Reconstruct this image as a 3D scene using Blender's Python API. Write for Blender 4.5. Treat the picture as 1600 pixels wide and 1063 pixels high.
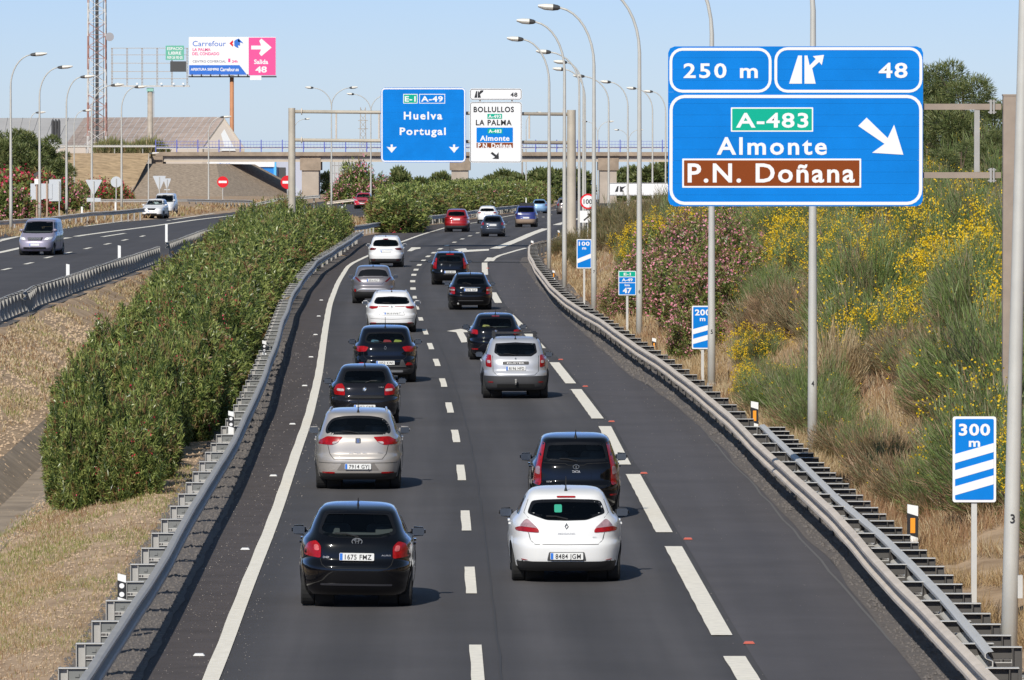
import bpy, bmesh, math, random
import numpy as np
from mathutils import Vector, Matrix
random.seed(7); RNG = np.random.default_rng(7)
for o in list(bpy.data.objects): bpy.data.objects.remove(o)
SC = bpy.context.scene; COL = SC.collection
# ---------------------------------------------------------------- camera
F = 11000.0; CH = 7.2; PITCH = math.atan(331.5 / F)
cam = bpy.data.cameras.new('camera'); cam.sensor_width = 36; cam.lens = 36 * F / 1600
cam.clip_start = 1; cam.clip_end = 40000
co = bpy.data.objects.new('camera', cam); COL.objects.link(co)
co.location = (0, 0, CH); co.rotation_euler = (math.pi / 2 - PITCH, 0, 0); SC.camera = co
# ---------------------------------------------------------------- sky, sun, exposure
SUNDIR = Vector((-.40, -1.28, 1.0)).normalized()     # towards the sun
EL = math.asin(SUNDIR.z); AZ = math.atan2(SUNDIR.x, SUNDIR.y)
w = bpy.data.worlds.new('World'); SC.world = w; w.use_nodes = True
nt = w.node_tree; nt.nodes.clear()
sky = nt.nodes.new('ShaderNodeTexSky'); sky.sky_type = 'NISHITA'; sky.sun_disc = False
sky.sun_elevation = EL; sky.sun_rotation = AZ; sky.air_density = 1.0; sky.dust_density = 0.1; sky.ozone_density = 1.0; sky.altitude = 50
bg = nt.nodes.new('ShaderNodeBackground'); bg.inputs[1].default_value = 0.088
tint = nt.nodes.new('ShaderNodeMixRGB'); tint.blend_type = 'MULTIPLY'; tint.inputs[0].default_value = 1; 
tcw = nt.nodes.new('ShaderNodeTexCoord'); sx = nt.nodes.new('ShaderNodeSeparateXYZ'); rmp = nt.nodes.new('ShaderNodeValToRGB'); nt.links.new(tcw.outputs['Generated'], sx.inputs[0]); nt.links.new(sx.outputs[2], rmp.inputs[0])
rmp.color_ramp.interpolation = 'EASE'; e = rmp.color_ramp.elements; e[0].position = 0.0; e[0].color = (.585, .80, 1.44, 1); e[1].position = .45; e[1].color = (1.0, .97, .86, 1)
k_ = e.new(.03); k_.color = (.50, .72, 1.42, 1)
nt.links.new(rmp.outputs[0], tint.inputs[2])
wo = nt.nodes.new('ShaderNodeOutputWorld')
nt.links.new(sky.outputs[0], tint.inputs[1]); nt.links.new(tint.outputs[0], bg.inputs[0]); nt.links.new(bg.outputs[0], wo.inputs[0])
sl = bpy.data.lights.new('sun', 'SUN'); sl.energy = 4.6; sl.angle = math.radians(.53); sl.color = (1, .95, .87)
so = bpy.data.objects.new('sun', sl); COL.objects.link(so); so.rotation_euler = SUNDIR.to_track_quat('Z', 'Y').to_euler()
SC.view_settings.view_transform = 'Standard'; SC.view_settings.look = 'None'; SC.view_settings.exposure = 0.0; SC.view_settings.gamma = 1
SC.view_settings.use_curve_mapping = False
SC.render.engine = 'CYCLES'
SC.cycles.transparent_max_bounces = 12; SC.cycles.max_bounces = 6
# ---------------------------------------------------------------- helpers
def roadz(D): return float(np.interp(D, [0, 430, 480, 550, 620, 740, 850, 1000, 1300, 1800, 5000, 14000], [0, 0, -.2, -.55, -1.1, -1.8, -2.6, -3.5, -6, -16, -75, -260]))
def P(x, y, z=None, dz=0.0):
    a = (x - 800) / F; b = (531.5 - y) / F
    d = Vector((a, math.cos(PITCH) + b * math.sin(PITCH), -math.sin(PITCH) + b * math.cos(PITCH)))
    if z is not None: t = (z - CH) / d.z; return Vector((d.x * t, d.y * t, z))
    D = 200.0
    for _ in range(60): D = .5 * D + .5 * (roadz(D) + dz - CH) / d.z * d.y
    t = D / d.y; return Vector((d.x * t, D, roadz(D) + dz))
def PD(x, y, D):
    a = (x - 800) / F; b = (531.5 - y) / F
    d = Vector((a, math.cos(PITCH) + b * math.sin(PITCH), -math.sin(PITCH) + b * math.cos(PITCH)))
    t = D / d.y; return Vector((d.x * t, D, CH + d.z * t))
MATS = {}
def mat(name, col, rough=.6, metal=0, var=0, vscale=8, bump=0, bscale=60, coat=0, spec=.5, col2=None, obj=False, sub=0, detail=4):
    if name in MATS: return MATS[name]
    m = bpy.data.materials.new(name); m.use_nodes = True; n = m.node_tree; b = n.nodes['Principled BSDF']; MATS[name] = m
    c = tuple(col) + (1,)
    b.inputs['Base Color'].default_value = c; b.inputs['Roughness'].default_value = rough; b.inputs['Metallic'].default_value = metal
    b.inputs['Specular IOR Level'].default_value = spec
    if coat: b.inputs['Coat Weight'].default_value = coat; b.inputs['Coat Roughness'].default_value = .04
    if var or bump or col2:
        tc = n.nodes.new('ShaderNodeTexCoord')
        if var or col2:
            t = n.nodes.new('ShaderNodeTexNoise'); t.inputs['Scale'].default_value = vscale; t.inputs['Detail'].default_value = detail + 2; t.inputs['Roughness'].default_value = .65
            n.links.new(tc.outputs['Object'], t.inputs[0])
            r = n.nodes.new('ShaderNodeValToRGB'); r.color_ramp.elements[0].position = .32; r.color_ramp.elements[1].position = .68
            r.color_ramp.elements[0].color = tuple(x * (1 - var) for x in col) + (1,)
            r.color_ramp.elements[1].color = (tuple(col2) if col2 else tuple(min(1, x * (1 + var)) for x in col)) + (1,)
            n.links.new(t.outputs[0], r.inputs[0]); n.links.new(r.outputs[0], b.inputs['Base Color'])
        if bump:
            t2 = n.nodes.new('ShaderNodeTexNoise'); t2.inputs['Scale'].default_value = bscale; t2.inputs['Detail'].default_value = 5
            bp = n.nodes.new('ShaderNodeBump'); bp.inputs['Strength'].default_value = bump; bp.inputs['Distance'].default_value = .02
            n.links.new(tc.outputs['Object'], t2.inputs[0]); n.links.new(t2.outputs[0], bp.inputs['Height']); n.links.new(bp.outputs[0], b.inputs['Normal'])
    return m
def leafmat(name, c1, c2, trans=.35, rough=.5):
    m = bpy.data.materials.new(name); m.use_nodes = True; n = m.node_tree; b = n.nodes['Principled BSDF']; MATS[name] = m
    g = n.nodes.new('ShaderNodeNewGeometry'); r = n.nodes.new('ShaderNodeValToRGB')
    r.color_ramp.elements[0].color = tuple(c1) + (1,); r.color_ramp.elements[1].color = tuple(c2) + (1,)
    n.links.new(g.outputs['Random Per Island'], r.inputs[0]); n.links.new(r.outputs[0], b.inputs['Base Color']); b.inputs['Roughness'].default_value = rough
    b.inputs['Specular IOR Level'].default_value = .35
    tr = n.nodes.new('ShaderNodeBsdfTranslucent'); mx = n.nodes.new('ShaderNodeMixShader'); mx.inputs[0].default_value = trans
    out = [x for x in n.nodes if x.type == 'OUTPUT_MATERIAL'][0]
    n.links.new(r.outputs[0], tr.inputs[0]); n.links.new(b.outputs[0], mx.inputs[1]); n.links.new(tr.outputs[0], mx.inputs[2]); n.links.new(mx.outputs[0], out.inputs[0])
    return m
def glassmat(name, tintc, refl=.12):
    m = bpy.data.materials.new(name); m.use_nodes = True; n = m.node_tree; n.nodes.clear(); MATS[name] = m
    tr = n.nodes.new('ShaderNodeBsdfTransparent'); tr.inputs[0].default_value = tuple(tintc) + (1,)
    gl = n.nodes.new('ShaderNodeBsdfGlossy'); gl.inputs['Roughness'].default_value = .03
    fr = n.nodes.new('ShaderNodeFresnel'); fr.inputs[0].default_value = 1.5; mx = n.nodes.new('ShaderNodeMixShader'); o = n.nodes.new('ShaderNodeOutputMaterial')
    n.links.new(fr.outputs[0], mx.inputs[0]); n.links.new(tr.outputs[0], mx.inputs[1]); n.links.new(gl.outputs[0], mx.inputs[2]); n.links.new(mx.outputs[0], o.inputs[0])
    return m
class MB:
    def __init__(s): s.v = []; s.f = []; s.m = []; s.sm = False
    def add(s, vs, fs, mi=0):
        k = len(s.v); s.v += [tuple(p) for p in vs]; s.f += [tuple(i + k for i in f) for f in fs]; s.m += [mi] * len(fs); return s
    def box(s, x0, x1, y0, y1, z0, z1, mi=0, M=None):
        vs = [Vector((x, y, z)) for z in (z0, z1) for y in (y0, y1) for x in (x0, x1)]
        if M is not None: vs = [M @ q for q in vs]
        return s.add(vs, [(0, 2, 3, 1), (4, 5, 7, 6), (0, 1, 5, 4), (2, 6, 7, 3), (0, 4, 6, 2), (1, 3, 7, 5)], mi)
    def tube(s, pts, r, n=8, mi=0, cap=True):
        pts = [Vector(p) for p in pts]; rs = r if isinstance(r, (list, tuple)) else [r] * len(pts); vs = []
        u0 = None
        for i, p in enumerate(pts):
            t = (pts[min(i + 1, len(pts) - 1)] - pts[max(i - 1, 0)]).normalized()
            if u0 is None: u0 = t.orthogonal().normalized()
            u = (u0 - t * u0.dot(t)).normalized(); u0 = u; w_ = t.cross(u)
            for k in range(n):
                a = 2 * math.pi * k / n; vs.append(p + (u * math.cos(a) + w_ * math.sin(a)) * rs[i])
        fs = [(i * n + k, i * n + (k + 1) % n, (i + 1) * n + (k + 1) % n, (i + 1) * n + k) for i in range(len(pts) - 1) for k in range(n)]
        if cap: fs += [tuple(range(n))[::-1], tuple(range((len(pts) - 1) * n, len(pts) * n))]
        return s.add(vs, fs, mi)
    def prism(s, poly, y0, y1, mi=0, M=None, inner=None):       # poly in (x,z), front face at y0
        n = len(poly); vs = [Vector((a, y0, b)) for a, b in poly] + [Vector((a, y1, b)) for a, b in poly]
        if M is not None: vs = [M @ q for q in vs]
        return s.add(vs, [tuple(range(n)), tuple(range(2 * n - 1, n - 1, -1))] + [(i, i + n, (i + 1) % n + n, (i + 1) % n) for i in range(n)], mi)
    def frame(s, po, pi, y0, y1, mi=0):                           # ring between two outlines of equal count
        n = len(po); vs = [(a, y0, b) for a, b in po] + [(a, y0, b) for a, b in pi] + [(a, y1, b) for a, b in po] + [(a, y1, b) for a, b in pi]
        fs = []
        for i in range(n):
            j = (i + 1) % n; fs += [(i, j, j + n, i + n), (i, i + 2 * n, j + 2 * n, j), (i + n, j + n, j + 3 * n, i + 3 * n)]
        return s.add(vs, fs, mi)
    def build(s, name, mats, parent=None, smooth=False, loc=None):
        me = bpy.data.meshes.new(name); me.from_pydata(s.v, [], s.f)
        for m in (mats if isinstance(mats, (list, tuple)) else [mats]): me.materials.append(m)
        if any(s.m): me.polygons.foreach_set('material_index', s.m)
        if smooth: me.polygons.foreach_set('use_smooth', [True] * len(me.polygons))
        me.validate(); return link(name, me, parent, loc)
def link(name, me, parent=None, loc=None):
    o = bpy.data.objects.new(name, me); COL.objects.link(o)
    if parent is not None: o.parent = parent
    if loc is not None: o.location = loc
    return o
def fixn(o, ang=None):
    bm = bmesh.new(); bm.from_mesh(o.data); bmesh.ops.recalc_face_normals(bm, faces=bm.faces); bm.to_mesh(o.data); bm.free()
    if ang: o.data.set_sharp_from_angle(angle=math.radians(ang))
    return o
def thing(name, label, cat, loc=(0, 0, 0), rz=0, group=None):
    o = bpy.data.objects.new(name, None); COL.objects.link(o); o.location = loc; o.rotation_euler = (0, 0, rz); o.empty_display_size = .2
    o['label'] = label; o['category'] = cat
    if group: o['group'] = group
    return o
def tag(o, label, cat, group=None):
    o['label'] = label; o['category'] = cat
    if group: o['group'] = group
    return o
def struct(o): o['kind'] = 'structure'; return o
def kids(o): return [c for c in o.children]
def copy_tree(o, loc, rz=None, label=None, scale=None):
    def rec(a, par):
        c = a.copy(); COL.objects.link(c); c.parent = par
        for ch in CH_[a.name] if a.name in CH_ else []: rec(ch, c)
        return c
    CH_.clear()
    for q in bpy.data.objects:
        if q.parent: CH_.setdefault(q.parent.name, []).append(q)
    r = rec(o, None); r.location = loc
    if rz is not None: r.rotation_euler = (0, 0, rz)
    if label: r['label'] = label
    if scale: r.scale = (scale, scale, scale) if not isinstance(scale, tuple) else scale
    return r
CH_ = {}
def npmesh(name, V, Fq, mats, mi=None, nper=4, parent=None, smooth=False):
    me = bpy.data.meshes.new(name); nf = len(Fq)
    me.vertices.add(len(V)); me.vertices.foreach_set('co', np.asarray(V, dtype=np.float32).ravel())
    me.loops.add(nf * nper); me.loops.foreach_set('vertex_index', np.asarray(Fq, dtype=np.int32).ravel())
    me.polygons.add(nf); me.polygons.foreach_set('loop_start', np.arange(0, nf * nper, nper, dtype=np.int32))
    me.update(calc_edges=True)
    for m in mats: me.materials.append(m)
    if mi is not None: me.polygons.foreach_set('material_index', np.asarray(mi, dtype=np.int32))
    if smooth: me.polygons.foreach_set('use_smooth', np.ones(nf, dtype=bool))
    me.update(); return link(name, me, parent)
def rrect(x0, x1, z0, z1, r, n=5):
    pts = []
    for cx, cz, a0 in ((x1 - r, z1 - r, 0), (x0 + r, z1 - r, 90), (x0 + r, z0 + r, 180), (x1 - r, z0 + r, 270)):
        for k in range(n + 1):
            a = math.radians(a0 + 90 * k / n); pts.append((cx + r * math.cos(a), cz + r * math.sin(a)))
    return pts[::-1]
def rpoly(pts, r, n=3):
    out = []; N = len(pts)
    for i in range(N):
        p = Vector(pts[i]); a = Vector(pts[i - 1]); b = Vector(pts[(i + 1) % N])
        la = min(r, (a - p).length * .45); lb = min(r, (b - p).length * .45)
        A = p + (a - p).normalized() * la; B = p + (b - p).normalized() * lb
        for k in range(n + 1):
            t = k / n; q = A * (1 - t) ** 2 + p * 2 * t * (1 - t) + B * t * t; out.append((q.x, q.y))
    return out
def text_mesh(s, size, bold=0, spacing=1.0):
    c = bpy.data.curves.new('t', 'FONT'); c.body = s; c.size = size; c.offset = bold; c.space_character = spacing; c.align_x = 'CENTER'; c.align_y = 'TOP_BASELINE'; c.resolution_u = 3
    o = bpy.data.objects.new('t', c); COL.objects.link(o)
    dg = bpy.context.evaluated_depsgraph_get(); me = bpy.data.meshes.new_from_object(o.evaluated_get(dg)); bpy.data.objects.remove(o); bpy.data.curves.remove(c)
    return me
def text(s, x, z, h, m, parent, y=-.006, bold=.012, wid=None, spacing=1.0, name='lettering', bx=None, mapf=None):
    me = text_mesh(s, 1.0, bold, spacing); v = np.zeros(len(me.vertices) * 3, dtype=np.float32); me.vertices.foreach_get('co', v); v = v.reshape(-1, 3)
    # cap height normalise
    if len(v) == 0: return None
    ref = .729; k = h / ref; w_ = (v[:, 0].max() - v[:, 0].min()) * k
    kx = k * (wid / w_ if wid else 1)
    cx = (v[:, 0].max() + v[:, 0].min()) / 2
    X = (v[:, 0] - cx) * kx + x
    Z = v[:, 1] * k + (z - h / 2)
    out = np.stack([X, np.full_like(X, y), Z], 1)
    if mapf is not None: out = np.array([mapf(a, c) for a, _, c in out], dtype=np.float32)
    me.vertices.foreach_set('co', out.astype(np.float32).ravel()); me.materials.clear(); me.materials.append(m); me.update()
    return link(name, me, parent)
# ---------------------------------------------------------------- materials
asph = mat('asphalt', (.073, .069, .070), .85, var=.10, vscale=.25, bump=.25, bscale=25, spec=.3)
asph2 = mat('shoulder_asphalt', (.082, .070, .066), .9, var=.16, vscale=1.2, bump=.4, bscale=20, spec=.25)
def speckle(m, dens, colr, scale, mul=(1, 1, 1)):
    n = m.node_tree; b = n.nodes['Principled BSDF']; tc = n.nodes.new('ShaderNodeTexCoord'); vn = n.nodes.new('ShaderNodeTexNoise'); vn.inputs['Scale'].default_value = scale; vn.inputs['Detail'].default_value = 3; vn.inputs['Roughness'].default_value = .8
    n.links.new(tc.outputs['Object'], vn.inputs[0]); r = n.nodes.new('ShaderNodeValToRGB'); r.color_ramp.elements[0].position = dens; r.color_ramp.elements[1].position = dens + .05
    n.links.new(vn.outputs[0], r.inputs[0]); mx = n.nodes.new('ShaderNodeMixRGB'); old = b.inputs['Base Color'].links[0].from_socket
    n.links.new(r.outputs[0], mx.inputs[0]); n.links.new(old, mx.inputs[1]); mx.inputs[2].default_value = tuple(colr) + (1,); n.links.new(mx.outputs[0], b.inputs['Base Color'])
speckle(asph2, .745, (.17, .16, .15), 22); speckle(asph, .74, (.12, .12, .12), 30)
# wheel-track wear along the lanes: long streaks
def streaks(m, amt):
    n = m.node_tree; b = n.nodes['Principled BSDF']; tc = n.nodes.new('ShaderNodeTexCoord'); mp = n.nodes.new('ShaderNodeMapping'); mp.inputs['Scale'].default_value = (1.1, .012, 1)
    t = n.nodes.new('ShaderNodeTexNoise'); t.inputs['Scale'].default_value = 1; t.inputs['Detail'].default_value = 3
    n.links.new(tc.outputs['Object'], mp.inputs[0]); n.links.new(mp.outputs[0], t.inputs[0]); mr = n.nodes.new('ShaderNodeMapRange'); mr.inputs[1].default_value = .3; mr.inputs[2].default_value = .7; mr.inputs[3].default_value = 1 - amt; mr.inputs[4].default_value = 1 + amt
    mx = n.nodes.new('ShaderNodeMixRGB'); mx.blend_type = 'MULTIPLY'; mx.inputs[0].default_value = 1; old = b.inputs['Base Color'].links[0].from_socket
    n.links.new(t.outputs[0], mr.inputs[0]); n.links.new(old, mx.inputs[1]); n.links.new(mr.outputs[0], mx.inputs[2]); n.links.new(mx.outputs[0], b.inputs['Base Color'])
streaks(asph, .10); streaks(asph2, .12)
asphm = asph.copy(); asphm.name = 'asphalt_worn'
def tracks(m):
    n = m.node_tree; b = n.nodes['Principled BSDF']; uv = n.nodes.new('ShaderNodeUVMap'); uv.uv_map = 'lane'; sx = n.nodes.new('ShaderNodeSeparateXYZ'); n.links.new(uv.outputs[0], sx.inputs[0])
    a = n.nodes.new('ShaderNodeMath'); a.operation = 'MULTIPLY_ADD'; a.inputs[1].default_value = 2 * math.pi / 1.75; a.inputs[2].default_value = -2 * math.pi * .95 / 1.75; n.links.new(sx.outputs[0], a.inputs[0])
    c = n.nodes.new('ShaderNodeMath'); c.operation = 'COSINE'; n.links.new(a.outputs[0], c.inputs[0])
    mp = n.nodes.new('ShaderNodeMapping'); mp.inputs['Scale'].default_value = (1.6, .03, 1); n.links.new(uv.outputs[0], mp.inputs[0]); t = n.nodes.new('ShaderNodeTexNoise'); t.inputs['Scale'].default_value = 1; t.inputs['Detail'].default_value = 5; n.links.new(mp.outputs[0], t.inputs[0])
    d = n.nodes.new('ShaderNodeMath'); d.operation = 'MULTIPLY'; n.links.new(c.outputs[0], d.inputs[0]); n.links.new(t.outputs[0], d.inputs[1])
    e_ = n.nodes.new('ShaderNodeMath'); e_.operation = 'MULTIPLY_ADD'; e_.inputs[1].default_value = .20; e_.inputs[2].default_value = 1.0; n.links.new(d.outputs[0], e_.inputs[0])
    g = n.nodes.new('ShaderNodeMapRange'); g.inputs[1].default_value = .35; g.inputs[2].default_value = .65; g.inputs[3].default_value = .90; g.inputs[4].default_value = 1.10; n.links.new(t.outputs[0], g.inputs[0])
    h = n.nodes.new('ShaderNodeMath'); h.operation = 'MULTIPLY'; n.links.new(e_.outputs[0], h.inputs[0]); n.links.new(g.outputs[0], h.inputs[1])
    mx = n.nodes.new('ShaderNodeMixRGB'); mx.blend_type = 'MULTIPLY'; mx.inputs[0].default_value = 1; old = b.inputs['Base Color'].links[0].from_socket; n.links.new(old, mx.inputs[1]); n.links.new(h.outputs[0], mx.inputs[2]); n.links.new(mx.outputs[0], b.inputs['Base Color'])
tracks(asphm)
paint = mat('road_paint', (.82, .77, .66), .7, var=.10, vscale=6); speckle(paint, .72, (.25, .24, .23), 9)
gravel = mat('gravel_strip', (.12, .105, .095), .95, var=.35, vscale=9, bump=1, bscale=14)
speckle(gravel, .62, (.30, .25, .2), 16)
soil = mat('dry_soil', (.34, .225, .13), .95, var=.25, vscale=.9, bump=1, bscale=9, col2=(.50, .36, .23)); speckle(soil, .64, (.50, .42, .32), 9)
galv = mat('galvanised_steel', (.36, .35, .33), .6, .1, var=.08, vscale=3, spec=.5)
galvd = mat('galvanised_dusty', (.62, .54, .45), .65, .0, var=.12, vscale=1.2, spec=.4)
galvl = mat('galvanised_light', (.52, .51, .48), .55, .05, var=.06, vscale=2)
pole_m = mat('lamp_pole_paint', (.50, .49, .45), .5, .1, var=.08, vscale=1.5)
conc = mat('concrete', (.34, .31, .27), .9, var=.2, vscale=.6, bump=.3, bscale=5)
conc2 = mat('weathered_concrete', (.30, .24, .18), .9, var=.3, vscale=.8, bump=.3, bscale=5)
blue_s = mat('sign_blue', (.003, .185, .60), .7, var=.09, vscale=.9, spec=.1); white_s = mat('sign_white', (.76, .76, .76), .7, spec=.1); green_s = mat('sign_green', (.005, .38, .25), .7, spec=.1)
brown_s = mat('sign_brown', (.22, .05, .012), .7, spec=.1); red_s = mat('sign_red', (.65, .02, .03), .6, spec=.15); black_s = mat('sign_black', (.015, .015, .017), .5)
backs = mat('sign_back_grey', (.50, .53, .56), .55, .1); orange_r = mat('reflector_orange', (.85, .32, .02), .4)
white_p = mat('white_plastic', (.78, .78, .76), .5); brownpost = mat('weathered_brown_steel', (.30, .24, .19), .7, var=.12, vscale=2)
lampglass = mat('luminaire_white', (.75, .72, .64), .4); lampdark = mat('luminaire_dark', (.06, .06, .06), .5)
# ================================================================ measured alignments (world polylines by distance)
def poly(pts, z=None, dz=0): return [P(x, y, z) if z is not None else P(x, y, None, dz) for x, y in pts]
def fx(pl, extra=()):
    a = sorted([(p.y, p.x) for p in pl] + list(extra)); D = np.array([q[0] for q in a]); X = np.array([q[1] for q in a])
    Dd = np.arange(60, 1400, 4.0); Xd = np.interp(Dd, D, X); k = np.ones(5) / 5; Xs = np.convolve(np.pad(Xd, 2, mode='edge'), k, 'valid')
    return lambda d: float(np.interp(d, Dd, Xs))
railL = fx(poly([(130,1063),(205,946),(265,847),(322,757),(364,682),(379,658),(417,571),(434,520),(454,463),(474,431),(498,404),(535,382)], .75), [(60,-4.9),(85,-5.05)])
railR = fx(poly([(826.6,381),(828,398.5),(836,414),(854,438),(872.7,459),(899,476),(925,491),(951.7,509),(978,527.6),(1004,543),(1028,560),(1063,584),(1100,613),(1152,656.6),(1204.5,709),(1261,761),(1318,809),(1361,861),(1422,922),(1474.6,979),(1544,1053),(856,376),(884,365),(922,352)], .75), [(60,5.9),(540,9),(620,11.5),(740,14),(1000,16)])
asphR = fx(poly([(1444,1063),(1422,1027),(1370,966),(1326,913),(1287,857),(1239,813),(1191,770),(1143,709),(1100,672),(1046,622),(982,585),(930,535),(891,502),(859,468),(836,440),(822,419)], 0), [(60,5.3),(385,.35),(396,.9),(403,1.6),(430,2.9),(467,4.8),(540,8.4),(620,11),(740,13.4),(1000,15)])
edgeL = fx(poly([(332,1063),(379,933),(428.5,812),(470,686.5),(481,659),(498,588),(508,517),(515,476),(528,442),(545,414.5),(571,402),(629,378),(662,366),(693,357),(743.5,348),(799,337),(873,327.6)]), [(60,-3.75),(1000,8.5),(1200,10)])
def xl(d): return railL(d) + .25 if d < 395 else float(np.interp(d, [395, 420, 445, 500, 700], [railL(395) + .25, -11.5, -11.5, -9.3, edgeL(700) - 1.6])) if d < 700 else edgeL(d) - 1.6
asphL = xl
xr = asphR
_xm = [(60,-14.5),(200,-17.6),(259,-18.2),(351,-18.0),(405,-18.3),(450,-18),(500,-16.8),(600,-14),(700,-12),(850,-10.5),(1000,-9.8),(1300,-9)]
_xo = [(60,-28.5),(300,-33),(455,-33.2),(537,-29.2),(600,-27.5),(700,-26.5),(850,-25.5),(1000,-25),(1300,-24)]
def xm(d): return float(np.interp(d, [a for a, _ in _xm], [b for _, b in _xm]))
def xo(d): return float(np.interp(d, [a for a, _ in _xo], [b for _, b in _xo]))
LZ = .55
def nz(x, y, s=1.0):
    return (math.sin(x * 1.3 * s + math.sin(y * .31 * s) * 2) + math.sin(y * .47 * s + x * .7 * s + 1.3) + math.sin(x * 2.9 * s - y * .23 * s)) / 3
def hill(D): return float(np.interp(D, [60, 110, 150, 260, 340, 420, 470, 540, 640], [6.5, 6.5, 7.0, 6.6, 3.4, 1.9, 1.3, .6, .1]))
def H(X, D):
    r = roadz(D)
    if D > 1250: return r - .05 + .2 * nz(X * .05, D * .05)
    a = asphR(D); b = xl(D); m = xm(D); o = xo(D)
    if X > a:
        s = X - a
        t = max(0, s - 1.9); h = min(hill(D), .66 * t); h = hill(D) * (1 - math.exp(-(.66 * t / max(.1, hill(D))) ** 1.15)) if hill(D) > 0 else 0
        return r - .02 + h * (1 + .05 * nz(X, D, .5)) + (.16 * nz(X, D) + .08 * nz(X, D, 2.7) if s > 1.6 else 0.02 * nz(X, D, 2)) + max(0, s - 14) * .02
    if X > b: return r - .04
    if X > m:
        s = b - X; W = b - m; fade = float(np.interp(D, [60, 380, 450], [1, 1, .15]))
        c = 5.2
        if s < 1.5: h = 0
        elif s < c - .9: h = -.75 * ((s - 1.5) / (c - 2.4)) ** 1.2
        elif s < c - .3: h = -.75 - .35 * (s - c + .9) / .6
        elif s < c + .3: h = -1.1
        elif s < c + .9: h = -1.1 + .45 * (s - c - .3) / .6
        else: h = -.65 + (LZ + .65) * min(1, (s - c - .9) / max(1, (W - c - 2)))
        h = h if fade == 1 else h * fade + (1 - fade) * (LZ * s / W)
        return r - .02 + h + (.05 * nz(X, D, 2) if (s > 1.5 and abs(s - c) > 1.1) else 0)
    if X > o: return r + LZ - .06
    return r + LZ + min(.6, (o - X) * .05) - .02 + .05 * nz(X, D)
# ---------------------------------------------------------------- terrain sheet
Ds = list(np.arange(55, 330, 1.6)) + list(np.arange(330, 700, 5)) + list(np.arange(700, 1300, 20)) + [1300, 1400, 1600, 2000, 3000, 5000, 9000, 14000]
NX = 150
V = []; 
for d in Ds:
    a = asphR(min(d, 1300)); b = xl(min(d, 1300)); m = xm(min(d, 1300)); o = xo(min(d, 1300)); far = max(60, d * .4)
    xs = list(o - np.geomspace(.6, far, 22))[::-1] + list(np.linspace(o, m, 4)) + list(np.linspace(m + .3, b - .01, 56)) + [b + .05, a - .05] + list(a + np.linspace(.02, 14, 52)) + list(a + 14 + np.geomspace(.5, far, 13))
    NX = len(xs)
    for x in xs: V.append((x, d, H(x, d)))
Fq = []
for i in range(len(Ds) - 1):
    for j in range(NX - 1): k = i * NX + j; Fq.append((k, k + 1, k + 1 + NX, k + NX))
struct(npmesh('ground', V, Fq, [soil], smooth=True))
# ---------------------------------------------------------------- sheets that follow the alignments
def strip(name, fl, fr, d0, d1, m, dz, zoff=lambda d: 0, step=3, n=1, kind=True, parent=None):
    V = []; ds = list(np.arange(d0, d1, step)) + [d1]
    for d in ds:
        a = fl(d); b = fr(d)
        for k in range(n + 1): V.append((a + (b - a) * k / n, d, roadz(d) + dz + zoff(d)))
    Fq = [(i * (n + 1) + k, i * (n + 1) + k + 1, (i + 1) * (n + 1) + k + 1, (i + 1) * (n + 1) + k) for i in range(len(ds) - 1) for k in range(n)]
    o = npmesh(name, V, Fq, [m], parent=parent)
    return struct(o) if kind else o
main_road = strip('main_road', asphL, asphR, 55, 1250, asphm, .0, n=6)
strip('road_shoulder', asphL, lambda d: edgeL(d) - .04, 55, 1200, asph2, .005)
for q in (1,): pass
def exitline(d): return float(np.interp(d, EXD, EXX))
_ex = sorted([(p.y, p.x) for p in poly([(1170,1063),(1155,1040),(1128,994),(1052,855),(1038,833),(989,742),(975,727),(945,667),(934,655),(900,609),(892,600),(866,567),(817,513.5),(795.6,492),(781,478),(770,457.6),(758,430),(757,412),(765,404)], 0)] + [(60, 3.1)])
EXD = [a for a, _ in _ex]; EXX = [b for _, b in _ex]
strip('exit_lane', lambda d: exitline(d) + .25, asphR, 55, 384, mat('exit_lane_asphalt', (.076, .070, .073), .88, var=.12, vscale=.4, bump=.3, bscale=20), .005)
streaks(MATS['exit_lane_asphalt'], .12)
strip('left_road', xo, xm, 55, 1250, asph, LZ)
strip('gravel_verge', lambda d: railL(d) - .75 + .12 * nz(d, 5, 2), lambda d: asphL(d) + .03 + .05 * nz(d, 2), 55, 395, gravel, .012, step=1)
strip('gravel_verge', lambda d: asphR(d) - .05 + .06 * nz(3, d), lambda d: asphR(d) + 1.2 + .15 * nz(d, 7, 2), 55, 392, gravel, .012, step=1)
strip('gravel_verge', lambda d: xm(d) - .1, lambda d: xm(d) + 1.0, 55, 700, gravel, .012, lambda d: LZ - .02, step=2)
# concrete drain channel in the median
def chan(name, s0, s1, z0, z1, d0=100, d1=330):
    V = []; ds = list(np.arange(d0, d1, 2.0))
    for d in ds: V += [(xl(d) - s0, d, z0 + .03), (xl(d) - s1, d, z1 + .03)]
    return npmesh(name, V, [(2 * i, 2 * i + 2, 2 * i + 3, 2 * i + 1) for i in range(len(ds) - 1)], [conc2])
dr = thing('drainage_channel', 'brown concrete drainage channel running through the dry median left of the hedge', 'drain', (0, 0, 0))
for nm, a in (('channel_side', (4.25, 4.9, -.78, -1.1)), ('channel_bed', (4.9, 5.5, -1.1, -1.1)), ('channel_side', (5.5, 6.15, -1.1, -.62))):
    o = chan(nm, *a); o.parent = dr
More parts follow.
